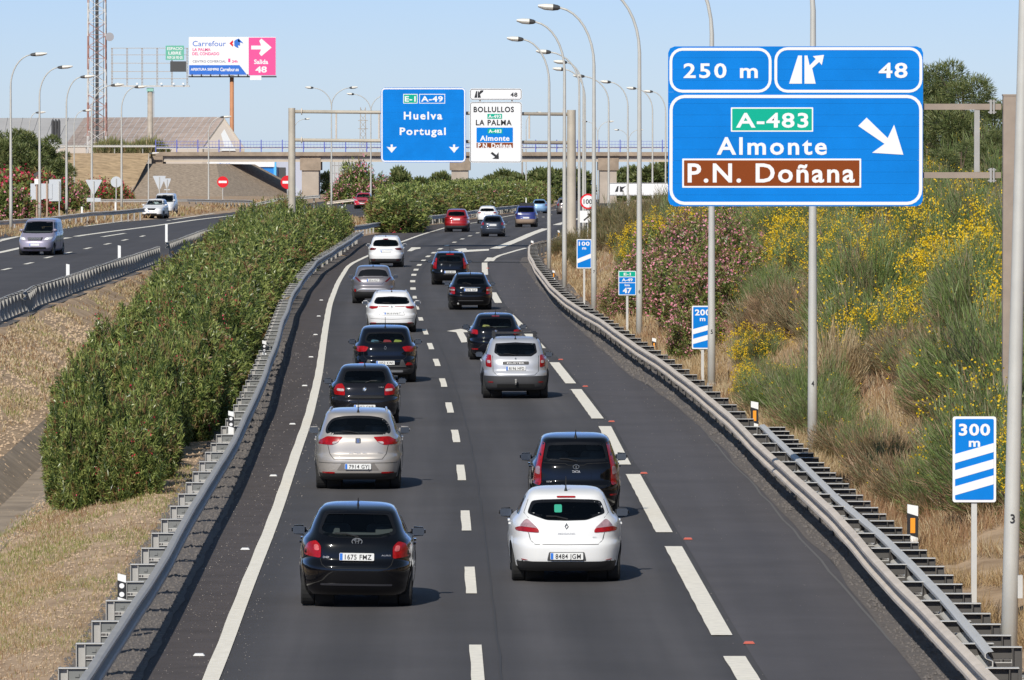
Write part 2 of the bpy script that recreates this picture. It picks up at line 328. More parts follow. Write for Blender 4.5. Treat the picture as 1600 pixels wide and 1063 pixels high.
# ---------------------------------------------------------------- road markings
def mark_line(name, fc, wd, d0, d1, z=.012, zo=0, step=2):
    rag = lambda d: .006 * math.sin(d * 7)
    return strip(name, lambda d: fc(d) - wd / 2 + rag(d), lambda d: fc(d) + wd / 2, d0, d1, paint, z + zo, step=step)
mark_line('edge_line', edgeL, .22, 60, 1150, z=.014)
cl = sorted([(p.y, p.x) for p in poly([(743,1037),(735,907),(729,814),(721,739),(713,682),(703,637.5),(693,598.5),(683,567),(672,541.5),(665,519),(657,499),(651,482),(647.8,465),(644.5,451.5),(644,440),(646,430),(649.5,422),(654.6,414.5),(661,407.6),(668,401),(677.5,395.4),(687.6,389.3),(698,384),(709.7,379),(722.4,373.8),(734,369),(746,364.4),(758,359.5),(772,355.5),(788,351),(806,347),(828,343),(850,339.5),(866,336)])])
CD = [a for a, _ in cl]; CX = [b for _, b in cl]; CXs = np.interp(CD, CD, np.convolve(np.pad(CX, 1, mode='edge'), [.25, .5, .25], 'valid'))
CXs[0] = CXs[1] + (CXs[1] - CXs[2]) / (CD[2] - CD[1]) * (CD[1] - CD[0])
def cline(d): return float(np.interp(d, CD, CXs)) if d > CD[0] else CXs[0] + (CXs[0] - CXs[2]) / (CD[2] - CD[0]) * (CD[0] - d)
uvl = main_road.data.uv_layers.new(name='lane'); vi = np.zeros(len(main_road.data.loops), dtype=np.int32); main_road.data.loops.foreach_get('vertex_index', vi)
vc = np.zeros(len(main_road.data.vertices) * 3, dtype=np.float32); main_road.data.vertices.foreach_get('co', vc); vc = vc.reshape(-1, 3)
uu = np.array([[x - cline(d), d] for x, d, _ in vc], dtype=np.float32); uvl.data.foreach_set('uv', uu[vi].ravel())
for i, d in enumerate(CD + [CD[0] - 17.2]):
    L = 6.6 if d < 250 else 4.6; mark_line('lane_dash', cline, .17 if d < 300 else .24, d - L / 2, d + L / 2, z=.012, step=1.1)
for a, b in (((1182,1082),(1146,1027)),((1128,994),(1052,855)),((1038,833),(989,742)),((975,727),(945,667)),((934,655),(900,609)),((892,600),(866,567)),((845,545),(822,519)),((817,513.5),(795.6,492.5)),((781,474),(770,457.6)),((757.5,430),(757.5,411)),((757.5,409),(763,403))):
    mark_line('exit_lane_dash', exitline, .30, P(*a, 0).y, P(*b, 0).y, z=.015, step=1.3)
def pxline(name, pts, wd, dz=.013, zo=0):
    pl = [P(x, y, None, zo) for x, y in pts]; V = []
    for i, p in enumerate(pl):
        t = pl[min(i + 1, len(pl) - 1)] - pl[max(0, i - 1)]; n = Vector((t.y, -t.x, 0)).normalized() * wd / 2
        V += [p - n + Vector((0, 0, dz)), p + n + Vector((0, 0, dz))]
    return struct(npmesh(name, V, [(2 * i, 2 * i + 1, 2 * i + 3, 2 * i + 2) for i in range(len(pl) - 1)], [paint]))
pxline('exit_nose_line', [(773,389),(790,383),(810,375),(830,366),(850,358.5),(875,350),(900,343),(925,337)], .62)
pxline('ramp_edge_line', [(768,408.5),(772,404),(781,399.5),(795,395.5),(810,391),(822,388)], .24)
for pg in ([(698,518),(720,514.5),(739,519.5),(724,520),(732.5,535),(721,536),(713,520)],[(709,390),(728,388.4),(730,391),(764,389.5),(764,392),(724,394.5),(713,395.5),(717,392)],[(636,393),(643,387),(657,387),(657,389),(650,390),(643,393)]):
    v = [P(x, y) + Vector((0, 0, .013)) for x, y in pg]; me = bpy.data.meshes.new('arrow_marking'); me.from_pydata(v, [], [tuple(range(len(v)))[::-1]]); me.materials.append(paint); struct(link('arrow_marking', me))
# left carriageway markings
for x, y in ((10,421),(45,412),(75.5,402.6),(106,395.5),(137,388.4),(168,381.6),(195,375.5),(222.6,369.4)):
    p = P(x, y, None, LZ); q = P(x + 30, y - 7, None, LZ); t = (q - p); t.z = 0; t.normalize()
    a = p - t * 2.3; b = p + t * 2.3; n = Vector((t.y, -t.x, 0)) * .11; zz = Vector((0, 0, .012))
    struct(npmesh('lane_dash', [a - n + zz, a + n + zz, b + n + zz, b - n + zz], [(0, 1, 2, 3)], [paint]))
pxline('left_dividing_line', [(-20,398.5),(0,395),(45,385),(91,374.5),(130,368),(169,362.7),(237,354),(305,344),(383,335)], .42, zo=LZ)
for pts in ([(0,375),(35,369)],[(91,359),(117,353.5)],[(-10,380),(0,377),(28,370)],[(132,354),(170,349),(210,344)],[(160,370.5),(195,365)],[(117,353),(150,346),(200,338),(240,332)],[(262,345),(300,339),(340,333)],[(300,332),(350,326),(400,321)],[(400,334),(440,328),(480,322)]):
    pxline('left_road_line', pts, .3, zo=LZ)
# transverse joint across the exit
pxline_m = [P(x, y) for x, y in ((640,408.5),(700,409.5),(760,410),(825,410.5))]
o = npmesh('tar_joint', [q + Vector((0, k, .018)) for q in pxline_m for k in (-1.0, 1.0)], [(2 * i, 2 * i + 2, 2 * i + 3, 2 * i + 1) for i in range(3)], [mat('tar', (.035, .035, .035), .8)]); struct(o)
strip('paving_seam', lambda d: exitline(d) + 2.3 + .03 * nz(d, 1), lambda d: exitline(d) + 2.34 + .03 * nz(d, 1), 60, 300, mat('seam_sealant', (.13, .125, .12), .8), .011)
strip('paving_seam', lambda d: cline(d) + .30 + .02 * nz(d, 3), lambda d: cline(d) + .33 + .02 * nz(d, 3), 60, 380, mat('seam_dark', (.045, .043, .043), .8), .007)
# studs
for i, (x, y) in enumerate([(311,1026),(383,860),(427,745),(457,664),(476,604),(486,559),(493,524),(498,495),(502,470)]):
    p = P(x, y, 0); b = MB(); pr = [(-.08, 0), (.08, 0), (.055, .03), (-.055, .03)]; b.prism(pr, -.06, .06); o = b.build('road_stud', white_p, loc=(p.x, p.y, .012)); tag(o, 'small white reflective stud beside the solid left edge line', 'road stud', 'white studs along the left edge line')
for i, (x, y) in enumerate([(1170.5,1007),(1075,844),(1006,741),(955.6,660),(914.5,605),(876,563),(762,420),(762,440)]):
    p = P(x, y, 0); b = MB(); b.prism([(-.08, 0), (.08, 0), (.055, .03), (-.055, .03)], -.06, .06); o = b.build('road_stud', mat('stud_red', (.55, .12, .08), .5), loc=(p.x, p.y, .012)); tag(o, 'small reddish reflective stud to the right of the dashed exit lane line', 'road stud', 'reddish studs along the exit lane')
# ---------------------------------------------------------------- guardrails
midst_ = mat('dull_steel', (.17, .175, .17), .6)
darkst_ = mat('dark_steel', (.075, .07, .065), .7)  # darker grey steel for posts and spacer webs of the right-hand rails
def rail(label, pts, side, spacing, m, wav=.015, ext=.38, longpost=0, group=None, double=False, dark=False):
    """pts: ground points (under the beam); side=+1 road lies towards +x"""
    pts = [Vector(p) for p in pts]; seg = [0]
    for a, b in zip(pts, pts[1:]): seg.append(seg[-1] + (b - a).length)
    Lt = seg[-1]
    def at(s):
        s = min(max(s, 0), Lt); i = max(k for k in range(len(seg)) if seg[k] <= s + 1e-6); i = min(i, len(pts) - 2)
        t = (s - seg[i]) / max(1e-6, seg[i + 1] - seg[i]); return pts[i].lerp(pts[i + 1], t)
    root = thing('guardrail', label, 'guardrail', pts[0], 0, group); o0 = pts[0]
    prof = [(-.01, .75), (.06, .742), (.088, .72), (.088, .68), (.07, .66), (-.005, .63), (-.005, .565), (.07, .535), (.088, .515), (.088, .475), (.06, .45), (-.01, .44)]
    b = MB(); n = max(2, int(Lt / 2)); V_ = []
    full = prof + [(u - .012, z) for u, z in prof[::-1]]; K = len(full)
    for i in range(n + 1):
        s = Lt * i / n; p = at(s); t = (at(s + 2) - at(s - 2)); t.z = 0; t.normalize(); u = Vector((t.y, -t.x, 0)) * side
        wz = wav * (math.sin(s * .31) * .6 + math.sin(s * .12 + 1) + .3 * math.sin(s * .8)); wu = wav * math.sin(s * .17 + 2) * 1.2
        V_ += [p - o0 + u * (a + wu) + Vector((0, 0, z + wz)) for a, z in full]
    b.add(V_, [(i * K + k, i * K + (k + 1) % K, (i + 1) * K + (k + 1) % K, (i + 1) * K + k) for i in range(n) for k in range(K)] + [tuple(range(K)), tuple(range(n * K, n * K + K))])
    fixn(b.build('beam', m, root, smooth=True), 22)
    # post, spacer prototypes (u axis = local +x towards road)
    d = -1 if True else 1
    pm = MB(); x1 = -ext; 
    pm.box(x1, x1 + .012, -.06, .06, -.5 - longpost, .74); pm.box(x1, x1 + .12, -.006, .006, -.5 - longpost, .735); pm.box(x1 + .108, x1 + .12, -.06, .06, -.5 - longpost, .735)
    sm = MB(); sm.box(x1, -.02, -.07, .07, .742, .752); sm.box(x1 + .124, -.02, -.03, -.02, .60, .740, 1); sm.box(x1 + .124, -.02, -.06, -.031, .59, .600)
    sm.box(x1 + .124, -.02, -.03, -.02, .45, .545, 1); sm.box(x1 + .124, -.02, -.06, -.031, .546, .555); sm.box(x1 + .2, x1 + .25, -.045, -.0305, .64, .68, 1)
    bm_ = MB(); bm_.tube([(.03, 0, .595), (.1, 0, .595)], .018, 6)
    pme = sme = bme = None; k = 0; s = spacing * .5
    while s < Lt:
        p = at(s); t = (at(s + 2) - at(s - 2)); t.z = 0; t.normalize(); ang = math.atan2(t.y, t.x) - math.pi / 2 + (math.pi if side < 0 else 0)
        for nm, mb in (('post', pm), ('spacer', sm)):
            me = pme if nm == 'post' else sme
            if me is None:
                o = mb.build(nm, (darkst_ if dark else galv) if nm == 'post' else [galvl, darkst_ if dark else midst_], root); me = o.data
                if nm == 'post': pme = me
                else: sme = me
            else: o = link(nm, me, root)
            o.location = p - o0; o.rotation_euler = (0, 0, ang + RNG.normal(0, .02))
        s += spacing; k += 1
    return root
def railpts(f, d0, d1, z=0, step=6): return [Vector((f(d), d, roadz(d) + z)) for d in list(np.arange(d0, d1, step)) + [d1]]
rail('grey guardrail between the hedge and the main road, casting a long dark shadow', railpts(railL, 70, 442), 1, 4, galv)
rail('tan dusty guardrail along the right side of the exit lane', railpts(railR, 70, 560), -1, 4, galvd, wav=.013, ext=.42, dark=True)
outer = fx([P(x, y, .78) for x, y in [(1190,663),(1198,669),(1227.5,698),(1256.6,725.7),(1282,751),(1318.6,780),(1344,800),(1392,844),(1457,913.6),(1514,970),(1557,1031)]])
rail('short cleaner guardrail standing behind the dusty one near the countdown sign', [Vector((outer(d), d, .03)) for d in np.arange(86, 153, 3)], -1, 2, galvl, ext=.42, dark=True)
rail('guardrail on the median side of the left carriageway, its near stretch', [Vector((xm(d) + .35, d, LZ)) for d in (200, 220, 240, 257)], -1, 2, galv, longpost=.3, ext=.155)
rail('guardrail on the median side of the left carriageway, its middle stretch', [Vector((xm(d) + .35 + .3 * (d < 262), d, LZ)) for d in (253, 262, 280, 300, 320, 340, 351)], -1, 2, galv, longpost=.3, ext=.155)
rail('guardrail on the median side of the left carriageway, the stretch disappearing behind the hedge', [Vector((xm(d) + .35, d, roadz(d) + LZ)) for d in (362, 380, 400, 430, 470, 520)], -1, 2, galv, longpost=.3, ext=.155)
rail('guardrail on the far edge of the left carriageway behind the lilac van', [P(x, y, roadz(500) + LZ + .75) + Vector((0, 0, -.75)) for x, y in ((-60,351),(0,345),(82,339),(141,332),(200,327.6),(226,325))], 1, 4, galvd)
def pl(ptspx, zt): return [P(x, y, zt) - Vector((0, 0, .75)) for x, y in ptspx]
rail('curving guardrail beyond the median opening in front of the dark far hedge', [P(522,357,.75)-Vector((0,0,.75))] + [Vector((xl(d) - .35 + (-.6 if d < 470 else 0), d, roadz(d))) for d in np.arange(455, 900, 8)], 1, 4, galv)
rail('guardrail behind the red oncoming car seen through the median opening', [PD(x, y, 640) - Vector((0, 0, .75)) for x, y in ((508,344),(540,341),(575,338),(600,336))], -1, 2, galv, longpost=.3, ext=.155)
rail('guardrail on the grass beyond the red oncoming car', [PD(x, y, 800) - Vector((0, 0, .75)) for x, y in ((510,316),(553,311),(590,309))], 1, 3, galvd)
rail('guardrail at the foot of the paved bridge slope', [PD(x, y, d) - Vector((0, 0, .75)) for x, y, d in ((100,313,760),(185,312,760),(235,312,760),(290,311,760),(340,312,740),(395,313,700))], 1, 4, galv)
rail('guardrail curving toward the left gantry post', [PD(x, y, 700) - Vector((0, 0, .75)) for x, y in ((398,318),(405,313),(440,310),(500,305))], 1, 4, galv)
rail('guardrail at the near end of the hedge closing the median opening', [P(x, y, .75) - Vector((0, 0, .75)) for x, y in ((442,398),(460,389),(480,381),(515,374))], 1, 4, galv)
# ================================================================ sign boards
def board(root, x0, x1, z0, z1, m, r=.12, panels=0, th=.03, name='sign_panel', y=0.0, border=None, bw=.05, bi=.03):
    """board facing -y in the root's frame"""
    if panels:
        hgt = (z1 - z0) / panels
        for i in range(panels):
            a = z0 + i * hgt; c = a + hgt - .002; b = MB()
            if i == 0: pg = [(x0 + r, a), (x1 - r, a), (x1 - r * .3, a + r * .3), (x1, a + r), (x1, c), (x0, c), (x0, a + r), (x0 + r * .3, a + r * .3)]
            elif i == panels - 1: pg = [(x0, a), (x1, a), (x1, c - r), (x1 - r * .3, c - r * .3), (x1 - r, c), (x0 + r, c), (x0 + r * .3, c - r * .3), (x0, c - r)]
            else: pg = [(x0, a), (x1, a), (x1, c), (x0, c)]
            b.prism(pg, y, y + th); b.build('board_panel', m, root)
        b = MB(); b.box(x0 + .1, x1 - .1, y + th + .006, y + th + .04, z0 + .1, z1 - .1); b.build('backing_frame', backs, root)
    else:
        b = MB(); b.prism(rrect(x0, x1, z0, z1, r), y, y + th); b.build(name, [m], root)
    if border:
        b = MB(); b.frame(rrect(x0 + bi, x1 - bi, z0 + bi, z1 - bi, max(.01, r - bi)), rrect(x0 + bi + bw, x1 - bi - bw, z0 + bi + bw, z1 - bi - bw, max(.005, r - bi - bw)), y - .004, y - .0005); b.build('border', border, root)
def ring(root, x0, x1, z0, z1, r, bw, m, y=-.005, name='border'):
    b = MB(); b.frame(rrect(x0, x1, z0, z1, r), rrect(x0 + bw, x1 - bw, z0 + bw, z1 - bw, max(.01, r - bw)), y, y + .003); return b.build(name, m, root)
def plate(root, x0, x1, z0, z1, m, y=-.004, r=.01, name='field'):
    b = MB(); b.prism(rrect(x0, x1, z0, z1, r, 2), y, y + .0035); return b.build(name, m, root)
def shape(root, pts, m, y=-.008, name='arrow'):
    b = MB(); b.prism(pts, y, y + .004); o = b.build(name, m, root); return fixn(o)
# ---- big exit sign on a cantilever post, D = 130
D1 = 130.0
s1 = D1 / F
def S1(px, py): p = PD(px, py, D1); return p.x, p.z
root = thing('exit_sign', 'large blue overhead sign reading 250 m, 48, A-483, Almonte and P.N. Doñana', 'road sign', (0, D1, 0))
x0, z1 = S1(1044, 72.5); x1, z0 = S1(1442, 322.5)
board(root, x0, x1, z0, z1, blue_s, r=.12, panels=14)
def q(px, py): return S1(px, py)
def RG(a, b, c, d, r, bw): xa, zb = q(a, b); xb, za = q(c, d); ring(root, xa, xb, za, zb, r, bw, white_s)
RG(1046, 75, 1205.5, 145, .24, .052); RG(1210, 74, 1441, 145, .24, .052); RG(1046, 148.5, 1441, 320.5, .28, .058)
def T1(s, cx, cy, hpx, wpx, m=white_s, bold=.022, root=None, sp=1.12, y=-.0085):
    x, z = q(cx, cy); return text(s, x, z, hpx * s1, m, root, y=y, bold=bold, wid=wpx * s1, spacing=sp)
T1('250 m', 1126, 110, 23, 116, root=root, sp=1.2); T1('48', 1395.5, 109.5, 23.5, 45, root=root)
xa, zb = q(1142, 168); xb, za = q(1270.5, 206); plate(root, xa, xb, za, zb, white_s, y=-.004); plate(root, xa + .024, xb - .024, za + .024, zb - .024, green_s, y=-.006)
T1('A-483', 1206.5, 187.5, 23, 113, root=root)
T1('Almonte', 1206, 227.5, 27.5, 172, root=root, sp=1.2)
xa, zb = q(1066, 248); xb, za = q(1345.5, 293.5); plate(root, xa, xb, za, zb, white_s, y=-.004); plate(root, xa + .032, xb - .032, za + .032, zb - .032, brown_s, y=-.006)
T1('P.N. Doñana', 1205, 269.5, 30, 261, root=root, sp=1.15)
shape(root, [q(*p) for p in ((1354, 184), (1341, 197), (1382, 225), (1362.5, 239), (1411.5, 242), (1397, 195), (1387, 216))], white_s)
shape(root, [q(*p) for p in ((1233, 131), (1253, 131), (1253, 87), (1247, 87))], white_s, name='road_symbol')
shape(root, [q(*p) for p in ((1257, 131), (1274.5, 131), (1269, 107), (1280, 97), (1284, 102), (1287.5, 86), (1270, 88), (1274.5, 92.5), (1265, 102.5), (1261.5, 87), (1257, 87))], white_s, name='road_symbol')
xp, _ = q(1575, 200)
for zc in (167, 274):
    _, zz = q(1400, zc); b = MB(); b.box(x0 + .3, xp - .12, .09, .20, zz - .055, zz + .055); b.build('cross_beam', brownpost, root)
    b = MB(); xb_, _ = q(1549, 0); b.box(xb_ - .02, xb_ + .02, .05, .24, zz - .13, zz + .13); b.box(xb_ + .04, xb_ + .07, .05, .24, zz - .13, zz + .13)
    for k in (-.1, .1): b.box(xb_ - .05, xb_ + .1, .08, .1, zz + k - .012, zz + k + .012)
    b.build('flange', galv, root)
xm_, za = q(1527, 269); _, zb = q(0, 172); b = MB(); b.box(xm_ - .05, xm_ + .05, .10, .17, za, zb); b.build('strut', galv, root)
b = MB(); xl_, zt = q(1568, 150); xr_, _ = q(1585, 150); b.box(xl_ - .0, xr_ + .12, .02, .30, -.3, zt); b.box(xl_ - .01, xr_ + .13, .01, .31, zt, zt + .03); b.build('post', brownpost, root)
b = MB(); b.box(xl_ - .2, xr_ + .3, -.15, .5, -.4, .12); b.build('base_plate', conc, root)
# ---- gantry with two signs, D = 421
D2 = 421.0; s2 = D2 / F
def q2(px, py): p = PD(px, py, D2); return p.x, p.z
g = thing('sign_gantry', 'round-post steel gantry spanning the road and carrying the two far overhead signs', 'gantry', (0, D2, 0))
for (px, wd, zb) in ((455.5, 11.5, 0.3), (893, 14.5, 0)):
    x, zt = q2(px, 169 if px < 500 else 172); b = MB(); b.tube([(x, .5, zb - .5), (x, .5, zt)], [wd * s2 / 2 * 1.06, wd * s2 / 2 * .94], 20); b.build('gantry_post', mat('gantry_paint', (.47, .42, .34), .55, .1, var=.12, vscale=1), g, smooth=True); fixn(g.children[-1], 40)
    b = MB(); b.box(x - .45, x + .45, .05, .95, -.2, .16); b.build('footing', conc, g)
for py in (174.5, 178, 219, 218):
    if py in (178, 218): continue
    xa, z = q2(461, py); xb, _ = q2(887, py + 5); b = MB(); b.tube([(xa, .5, z), (xb, .5, z - .16)], .105, 12); b.build('cross_beam', mat('gantry_paint', ()), g, smooth=True)
for px in (471, 880):
    for py in (174.5, 219):
        x, z = q2(px, py); b = MB(); b.tube([(x - .03, .5, z), (x + .03, .5, z)], .2, 12); b.build('flange', galvd, g)
for px in (525, 592, 827): 
    xa, za = q2(px, 177); _, zb = q2(px, 217); b = MB(); b.tube([(xa, .5, zb), (xa, .5, za)], .05, 8); b.build('strut', galvd, g)
def sub(root, txt, cx, cy, hp, wp, m, bold=.03, y=-.010, sp=1.1, Q=q2, s=s2):
    x, z = Q(cx, cy); return text(txt, x, z, hp * s, m, root, y=y, bold=bold, wid=wp * s, spacing=sp)
r = thing('blue_direction_sign', 'blue overhead sign reading E-1 A-49 Huelva Portugal with two down arrows', 'road sign', (0, D2, 0))
x0, z1 = q2(595, 137); x1, z0 = q2(728, 254); board(r, x0, x1, z0, z1, blue_s, r=.25, panels=12, border=white_s, bw=.075, bi=.03)
for a, b_, m in ((630, 652.5, green_s), (655, 695.5, blue_s)):
    xa, zb = q2(a, 147); xb, za = q2(b_, 162); plate(r, xa, xb, za, zb, white_s, y=-.005); plate(r, xa + .04, xb - .04, za + .04, zb - .04, m, y=-.0075)
sub(r, 'E-1', 641, 154.5, 8.5, 17, white_s); sub(r, 'A-49', 675, 154.5, 8.5, 34, white_s)
sub(r, 'Huelva', 661, 180.5, 12, 60, white_s, sp=1.25); sub(r, 'Portugal', 660.5, 205, 11.5, 72, white_s, sp=1.2)
for cx in (612, 709.5): shape(r, [q2(cx + a, 233 + b_) for a, b_ in ((-1.6, -7), (-1.6, -2.5), (-8, -3.5), (0, 6), (8, -3.5), (1.6, -2.5), (1.6, -7))][::-1], white_s)
for px in (620, 702):
    xa, za = q2(px, 150); _, zb = q2(px, 240); b = MB(); b.box(xa - .05, xa + .05, .08, .39, zb, za); b.build('mounting_rail', galv, r)
r = thing('white_exit_sign', 'white overhead sign reading 48, BOLLULLOS, LA PALMA, Almonte with black borders', 'road sign', (0, D2, 0))
for (a, b_, c, d) in ((734, 138.5, 815.5, 156.5), (734, 159.5, 815.5, 254.5)):
    xa, zb = q2(a, b_); xb, za = q2(c, d); board(r, xa, xb, za, zb, white_s, r=.16, border=black_s, bw=.032, bi=.03)
sub(r, '48', 803, 148, 6.5, 11, black_s); sub(r, 'BOLLULLOS', 771.5, 171, 8.5, 63, black_s, sp=1.15); sub(r, 'LA PALMA', 771.5, 191.5, 8.5, 56, black_s, sp=1.15)
for px, py, m, t, bg in ((773, 182, green_s, 'A-493', None), (773.5, 205, green_s, 'A-483', 1)):
    if bg: xa, zb = q2(744, 199); xb, za = q2(802, 232); plate(r, xa, xb, za, zb, white_s, y=-.004); plate(r, xa + .02, xb - .02, za + .35, zb - .02, blue_s, y=-.006); plate(r, xa + .02, xb - .02, za + .03, za + .33, brown_s, y=-.006)
    xa, zb = q2(px - 11.5, py - 3.8); xb, za = q2(px + 11.5, py + 3.8); plate(r, xa, xb, za, zb, m, y=-.0085); sub(r, t, px, py, 5, 20, white_s, y=-.011)
sub(r, 'Almonte', 773, 216, 8, 46, white_s); sub(r, 'P.N. Doñana', 773, 227.5, 7.5, 53, white_s)
shape(r, [q2(*p) for p in ((769, 237.5), (766.5, 240), (773.5, 245.5), (769, 248.3), (779.5, 248.8), (779, 238), (775.5, 242.5))], black_s)
shape(r, [q2(*p) for p in ((741, 153), (745.5, 153), (745.5, 142.5), (744, 142.5))], black_s, name='road_symbol'); shape(r, [q2(*p) for p in ((746.5, 153), (751.5, 153), (750, 147.5), (754.5, 144), (755.5, 141.2), (751, 141.5), (748.3, 145), (747.7, 142.5), (746.5, 142.5))], black_s, name='road_symbol')
b = MB(); xa, za = q2(750, 145); _, zb = q2(750, 240); b.box(xa - .05, xa + .05, .08, .39, zb, za); xa, _ = q2(800, 0); b.box(xa - .05, xa + .05, .08, .39, zb, za); b.build('mounting_rail', galv, r)
# ---- countdown signs
def countdown(bx, by, D, x0p, x1p, y0p, y1p, bars, label, gz=None):
    s = D / F; c = PD((x0p + x1p) / 2, by, D); r = thing('countdown_sign', label, 'road sign', (c.x, D, 0))
    W = (x1p - x0p) * s; zt = PD(0, y0p, D).z; zb = PD(0, y1p, D).z; board(r, -W / 2, W / 2, zb, zt, white_s, r=.035, th=.025)
    plate(r, -W / 2 + .035, W / 2 - .035, zb + .035, zt - .035, blue_s, y=-.003, r=.02)
    Hh = zt - zb; t = 'abc'
    text(str(bars) + '00', 0, zt - Hh * .15, Hh * .135, white_s, r, y=-.010, bold=.03, wid=W * .72, spacing=1.1); text('m', 0, zt - Hh * .30, Hh * .10, white_s, r, y=-.010, bold=.03, wid=W * .26)
    for k in range(bars):
        zc = zb + Hh * ((.198 + .188 * k) if bars == 3 else (.235 + .225 * k) if bars == 2 else .34)
        a = W / 2 - .035; hh = Hh * (.052, .06, .075)[3 - bars]; sl_ = Hh * (.065, .06, .09)[3 - bars]
        shape(r, [(-a, zc - hh - sl_), (a, zc - hh + sl_), (a, zc + hh + sl_), (-a, zc + hh - sl_)], white_s, y=-.0065, name='distance_bar')
    b = MB(); b.box(-.04, .04, .03, .09, -.3, zt - .1); b.build('post', galvl, r)
    for zz in (zb + Hh * .2, zt - Hh * .2): b = MB(); b.box(-W * .35, W * .35, .0255, .032, zz - .02, zz + .02); b.build('clamp', galv, r)
countdown(1520, 980, 101.5, 1488, 1556, 651, 785, 3, 'blue and white countdown sign reading 300 m with three white bars')
countdown(1098, 598, 196, 1081, 1114.5, 478, 545.5, 2, 'blue countdown sign reading 200 m with two white bars, half behind a lamp post')
countdown(912, 478, 286, 901, 924.5, 374, 419.5, 1, 'small blue countdown sign reading 100 m with one white bar')
D = 246; s = D / F; c = PD(980, 520, D); r = thing('kilometre_sign', 'small green and blue plate reading E-1 A-49 km 47', 'road sign', (c.x, D, 0)); W = 27.5 * s; zt = PD(0, 423.5, D).z; zb = PD(0, 461.5, D).z
board(r, -W / 2, W / 2, zb, zt, white_s, r=.03, th=.025); Hh = zt - zb
for a, c_, m in ((.77, .97, green_s), (.53, .74, blue_s), (.03, .50, blue_s)): plate(r, -W / 2 + .025, W / 2 - .025, zb + Hh * a, zb + Hh * c_, m, y=-.004)
for t, a, h, ww in (('E-1', .87, .11, .4), ('A-49', .635, .12, .62), ('km', .42, .09, .28), ('47', .2, .22, .5)): text(t, 0, zb + Hh * a, Hh * h, white_s, r, y=-.010, bold=.03, wid=W * ww)
b = MB(); b.box(-.04, .04, .03, .09, -.3, zb + .3); b.build('post', galvl, r)
# ---- round speed sign, no entry signs, sign backs
def roundsign(px, py, rp, D, by, label, txt=None, entry=False, back=False, name='speed_limit_sign'):
    c = PD(px, py, D); g_ = PD(px, by, D); r = thing(name, label, 'road sign', (c.x, D, g_.z)); R = rp * D / F; z = c.z - g_.z
    def disc(rr, y0, y1, m, nm): b = MB(); b.prism([(rr * math.cos(a), z + rr * math.sin(a)) for a in np.linspace(0, 2 * math.pi, 25)[:-1]], y0, y1); return fixn(b.build(nm, m, r))
    if back: disc(R, 0, .03, backs, 'disc')
    elif entry: disc(R, 0, .03, red_s, 'disc'); plate(r, -R * .72, R * .72, z - R * .2, z + R * .2, white_s, y=-.008, name='bar')
    else: disc(R, 0, .03, red_s, 'disc'); disc(R * .78, -.006, -.001, white_s, 'face'); text(txt, 0, z, R * .62, black_s, r, y=-.01, bold=.02, wid=R * 1.1)
    b = MB(); b.tube([(0, .09 if not back else -.06, -.3), (0, .09 if not back else -.06, z + R * .6)], .045, 8); b.build('post', galvl, r); return r, z, R
r, z, R = roundsign(918.5, 315, 12.2, 396, 392, 'round speed limit sign reading 100 with a small arrow plate below', txt='100')
plate(r, -.45, .45, z - R - .75, z - R - .08, white_s, y=-.01, name='arrow_plate'); shape(r, [(-.25, z - R - .6), (-.2, z - R - .66), (.1, z - R - .4), (.2, z - R - .5), (.28, z - R - .18), (-.05, z - R - .26), (.04, z - R - .34)], black_s, y=-.016)
roundsign(348, 284.5, 8.8, 760, 318, 'red no entry sign in front of the paved bridge slope', entry=True, name='no_entry_sign')
roundsign(449, 285, 10.5, 700, 322, 'red no entry sign half hidden by the left gantry post', entry=True, name='no_entry_sign')
roundsign(181.5, 284.5, 8.6, 620, 330, 'grey back of a round sign on a post beyond the lilac van', back=True, name='reversed_sign')
def tri(px, py, wp, hp, D, by, label, up=False):
    c = PD(px, py, D); g_ = PD(px, by, D); r = thing('reversed_sign', label, 'road sign', (c.x, D, g_.z)); W = wp * D / F / 2; h = hp * D / F; z = c.z - g_.z
    b = MB(); pg = [(-W, z), (W, z), (0, z - h)] if not up else [(-W, z - h), (0, z), (W, z - h)]; b.prism(rpoly(pg, .12), 0, .03); fixn(b.build('triangle_plate', backs, r)); b = MB(); b.tube([(0, -.05, -.3), (0, -.05, z - .1)], .05, 8); b.build('post', galvl, r)
    return r, z
r, z = tri(146.5, 281, 27, 25, 560, 334, 'grey back of a large triangular give way sign with a small plate below'); plate(r, -.55, .55, z - 1.75, z - 1.45, backs, y=-.02, name='lower_plate')
tri(249, 275, 21, 24, 700, 318, 'grey back of a triangular sign beside the white vans'); r, z = tri(261, 279, 13, 18, 720, 318, 'smaller grey triangular sign back with a crossbar just right of the larger one'); plate(r, -.3, .3, z - 1.2, z - 1.1, backs, y=-.02, name='lower_plate')
tri(457.5, 281, 20, 17, 800, 318, 'upright triangular sign beside the tan bridge pier', up=True)
r = thing('reversed_sign', 'pair of pale rectangular sign backs on posts left of the reed bank', 'road sign', (PD(72, 300, 520).x, 520, roadz(520) + LZ))
s = 520 / F
for a, b_, c_, d in ((47, 66.5, 287, 312), (66.5, 81, 287, 311), (76, 94.5, 280.5, 314.5)):
    b = MB(); o = r.location; xa = PD(a, 0, 520).x - o.x; xb = PD(b_, 0, 520).x - o.x; b.box(xa, xb, .0 + .05 * (a > 70), .03 + .05 * (a > 70), PD(0, d, 520).z - o.z, PD(0, c_, 520).z - o.z); b.build('panel', backs, r)
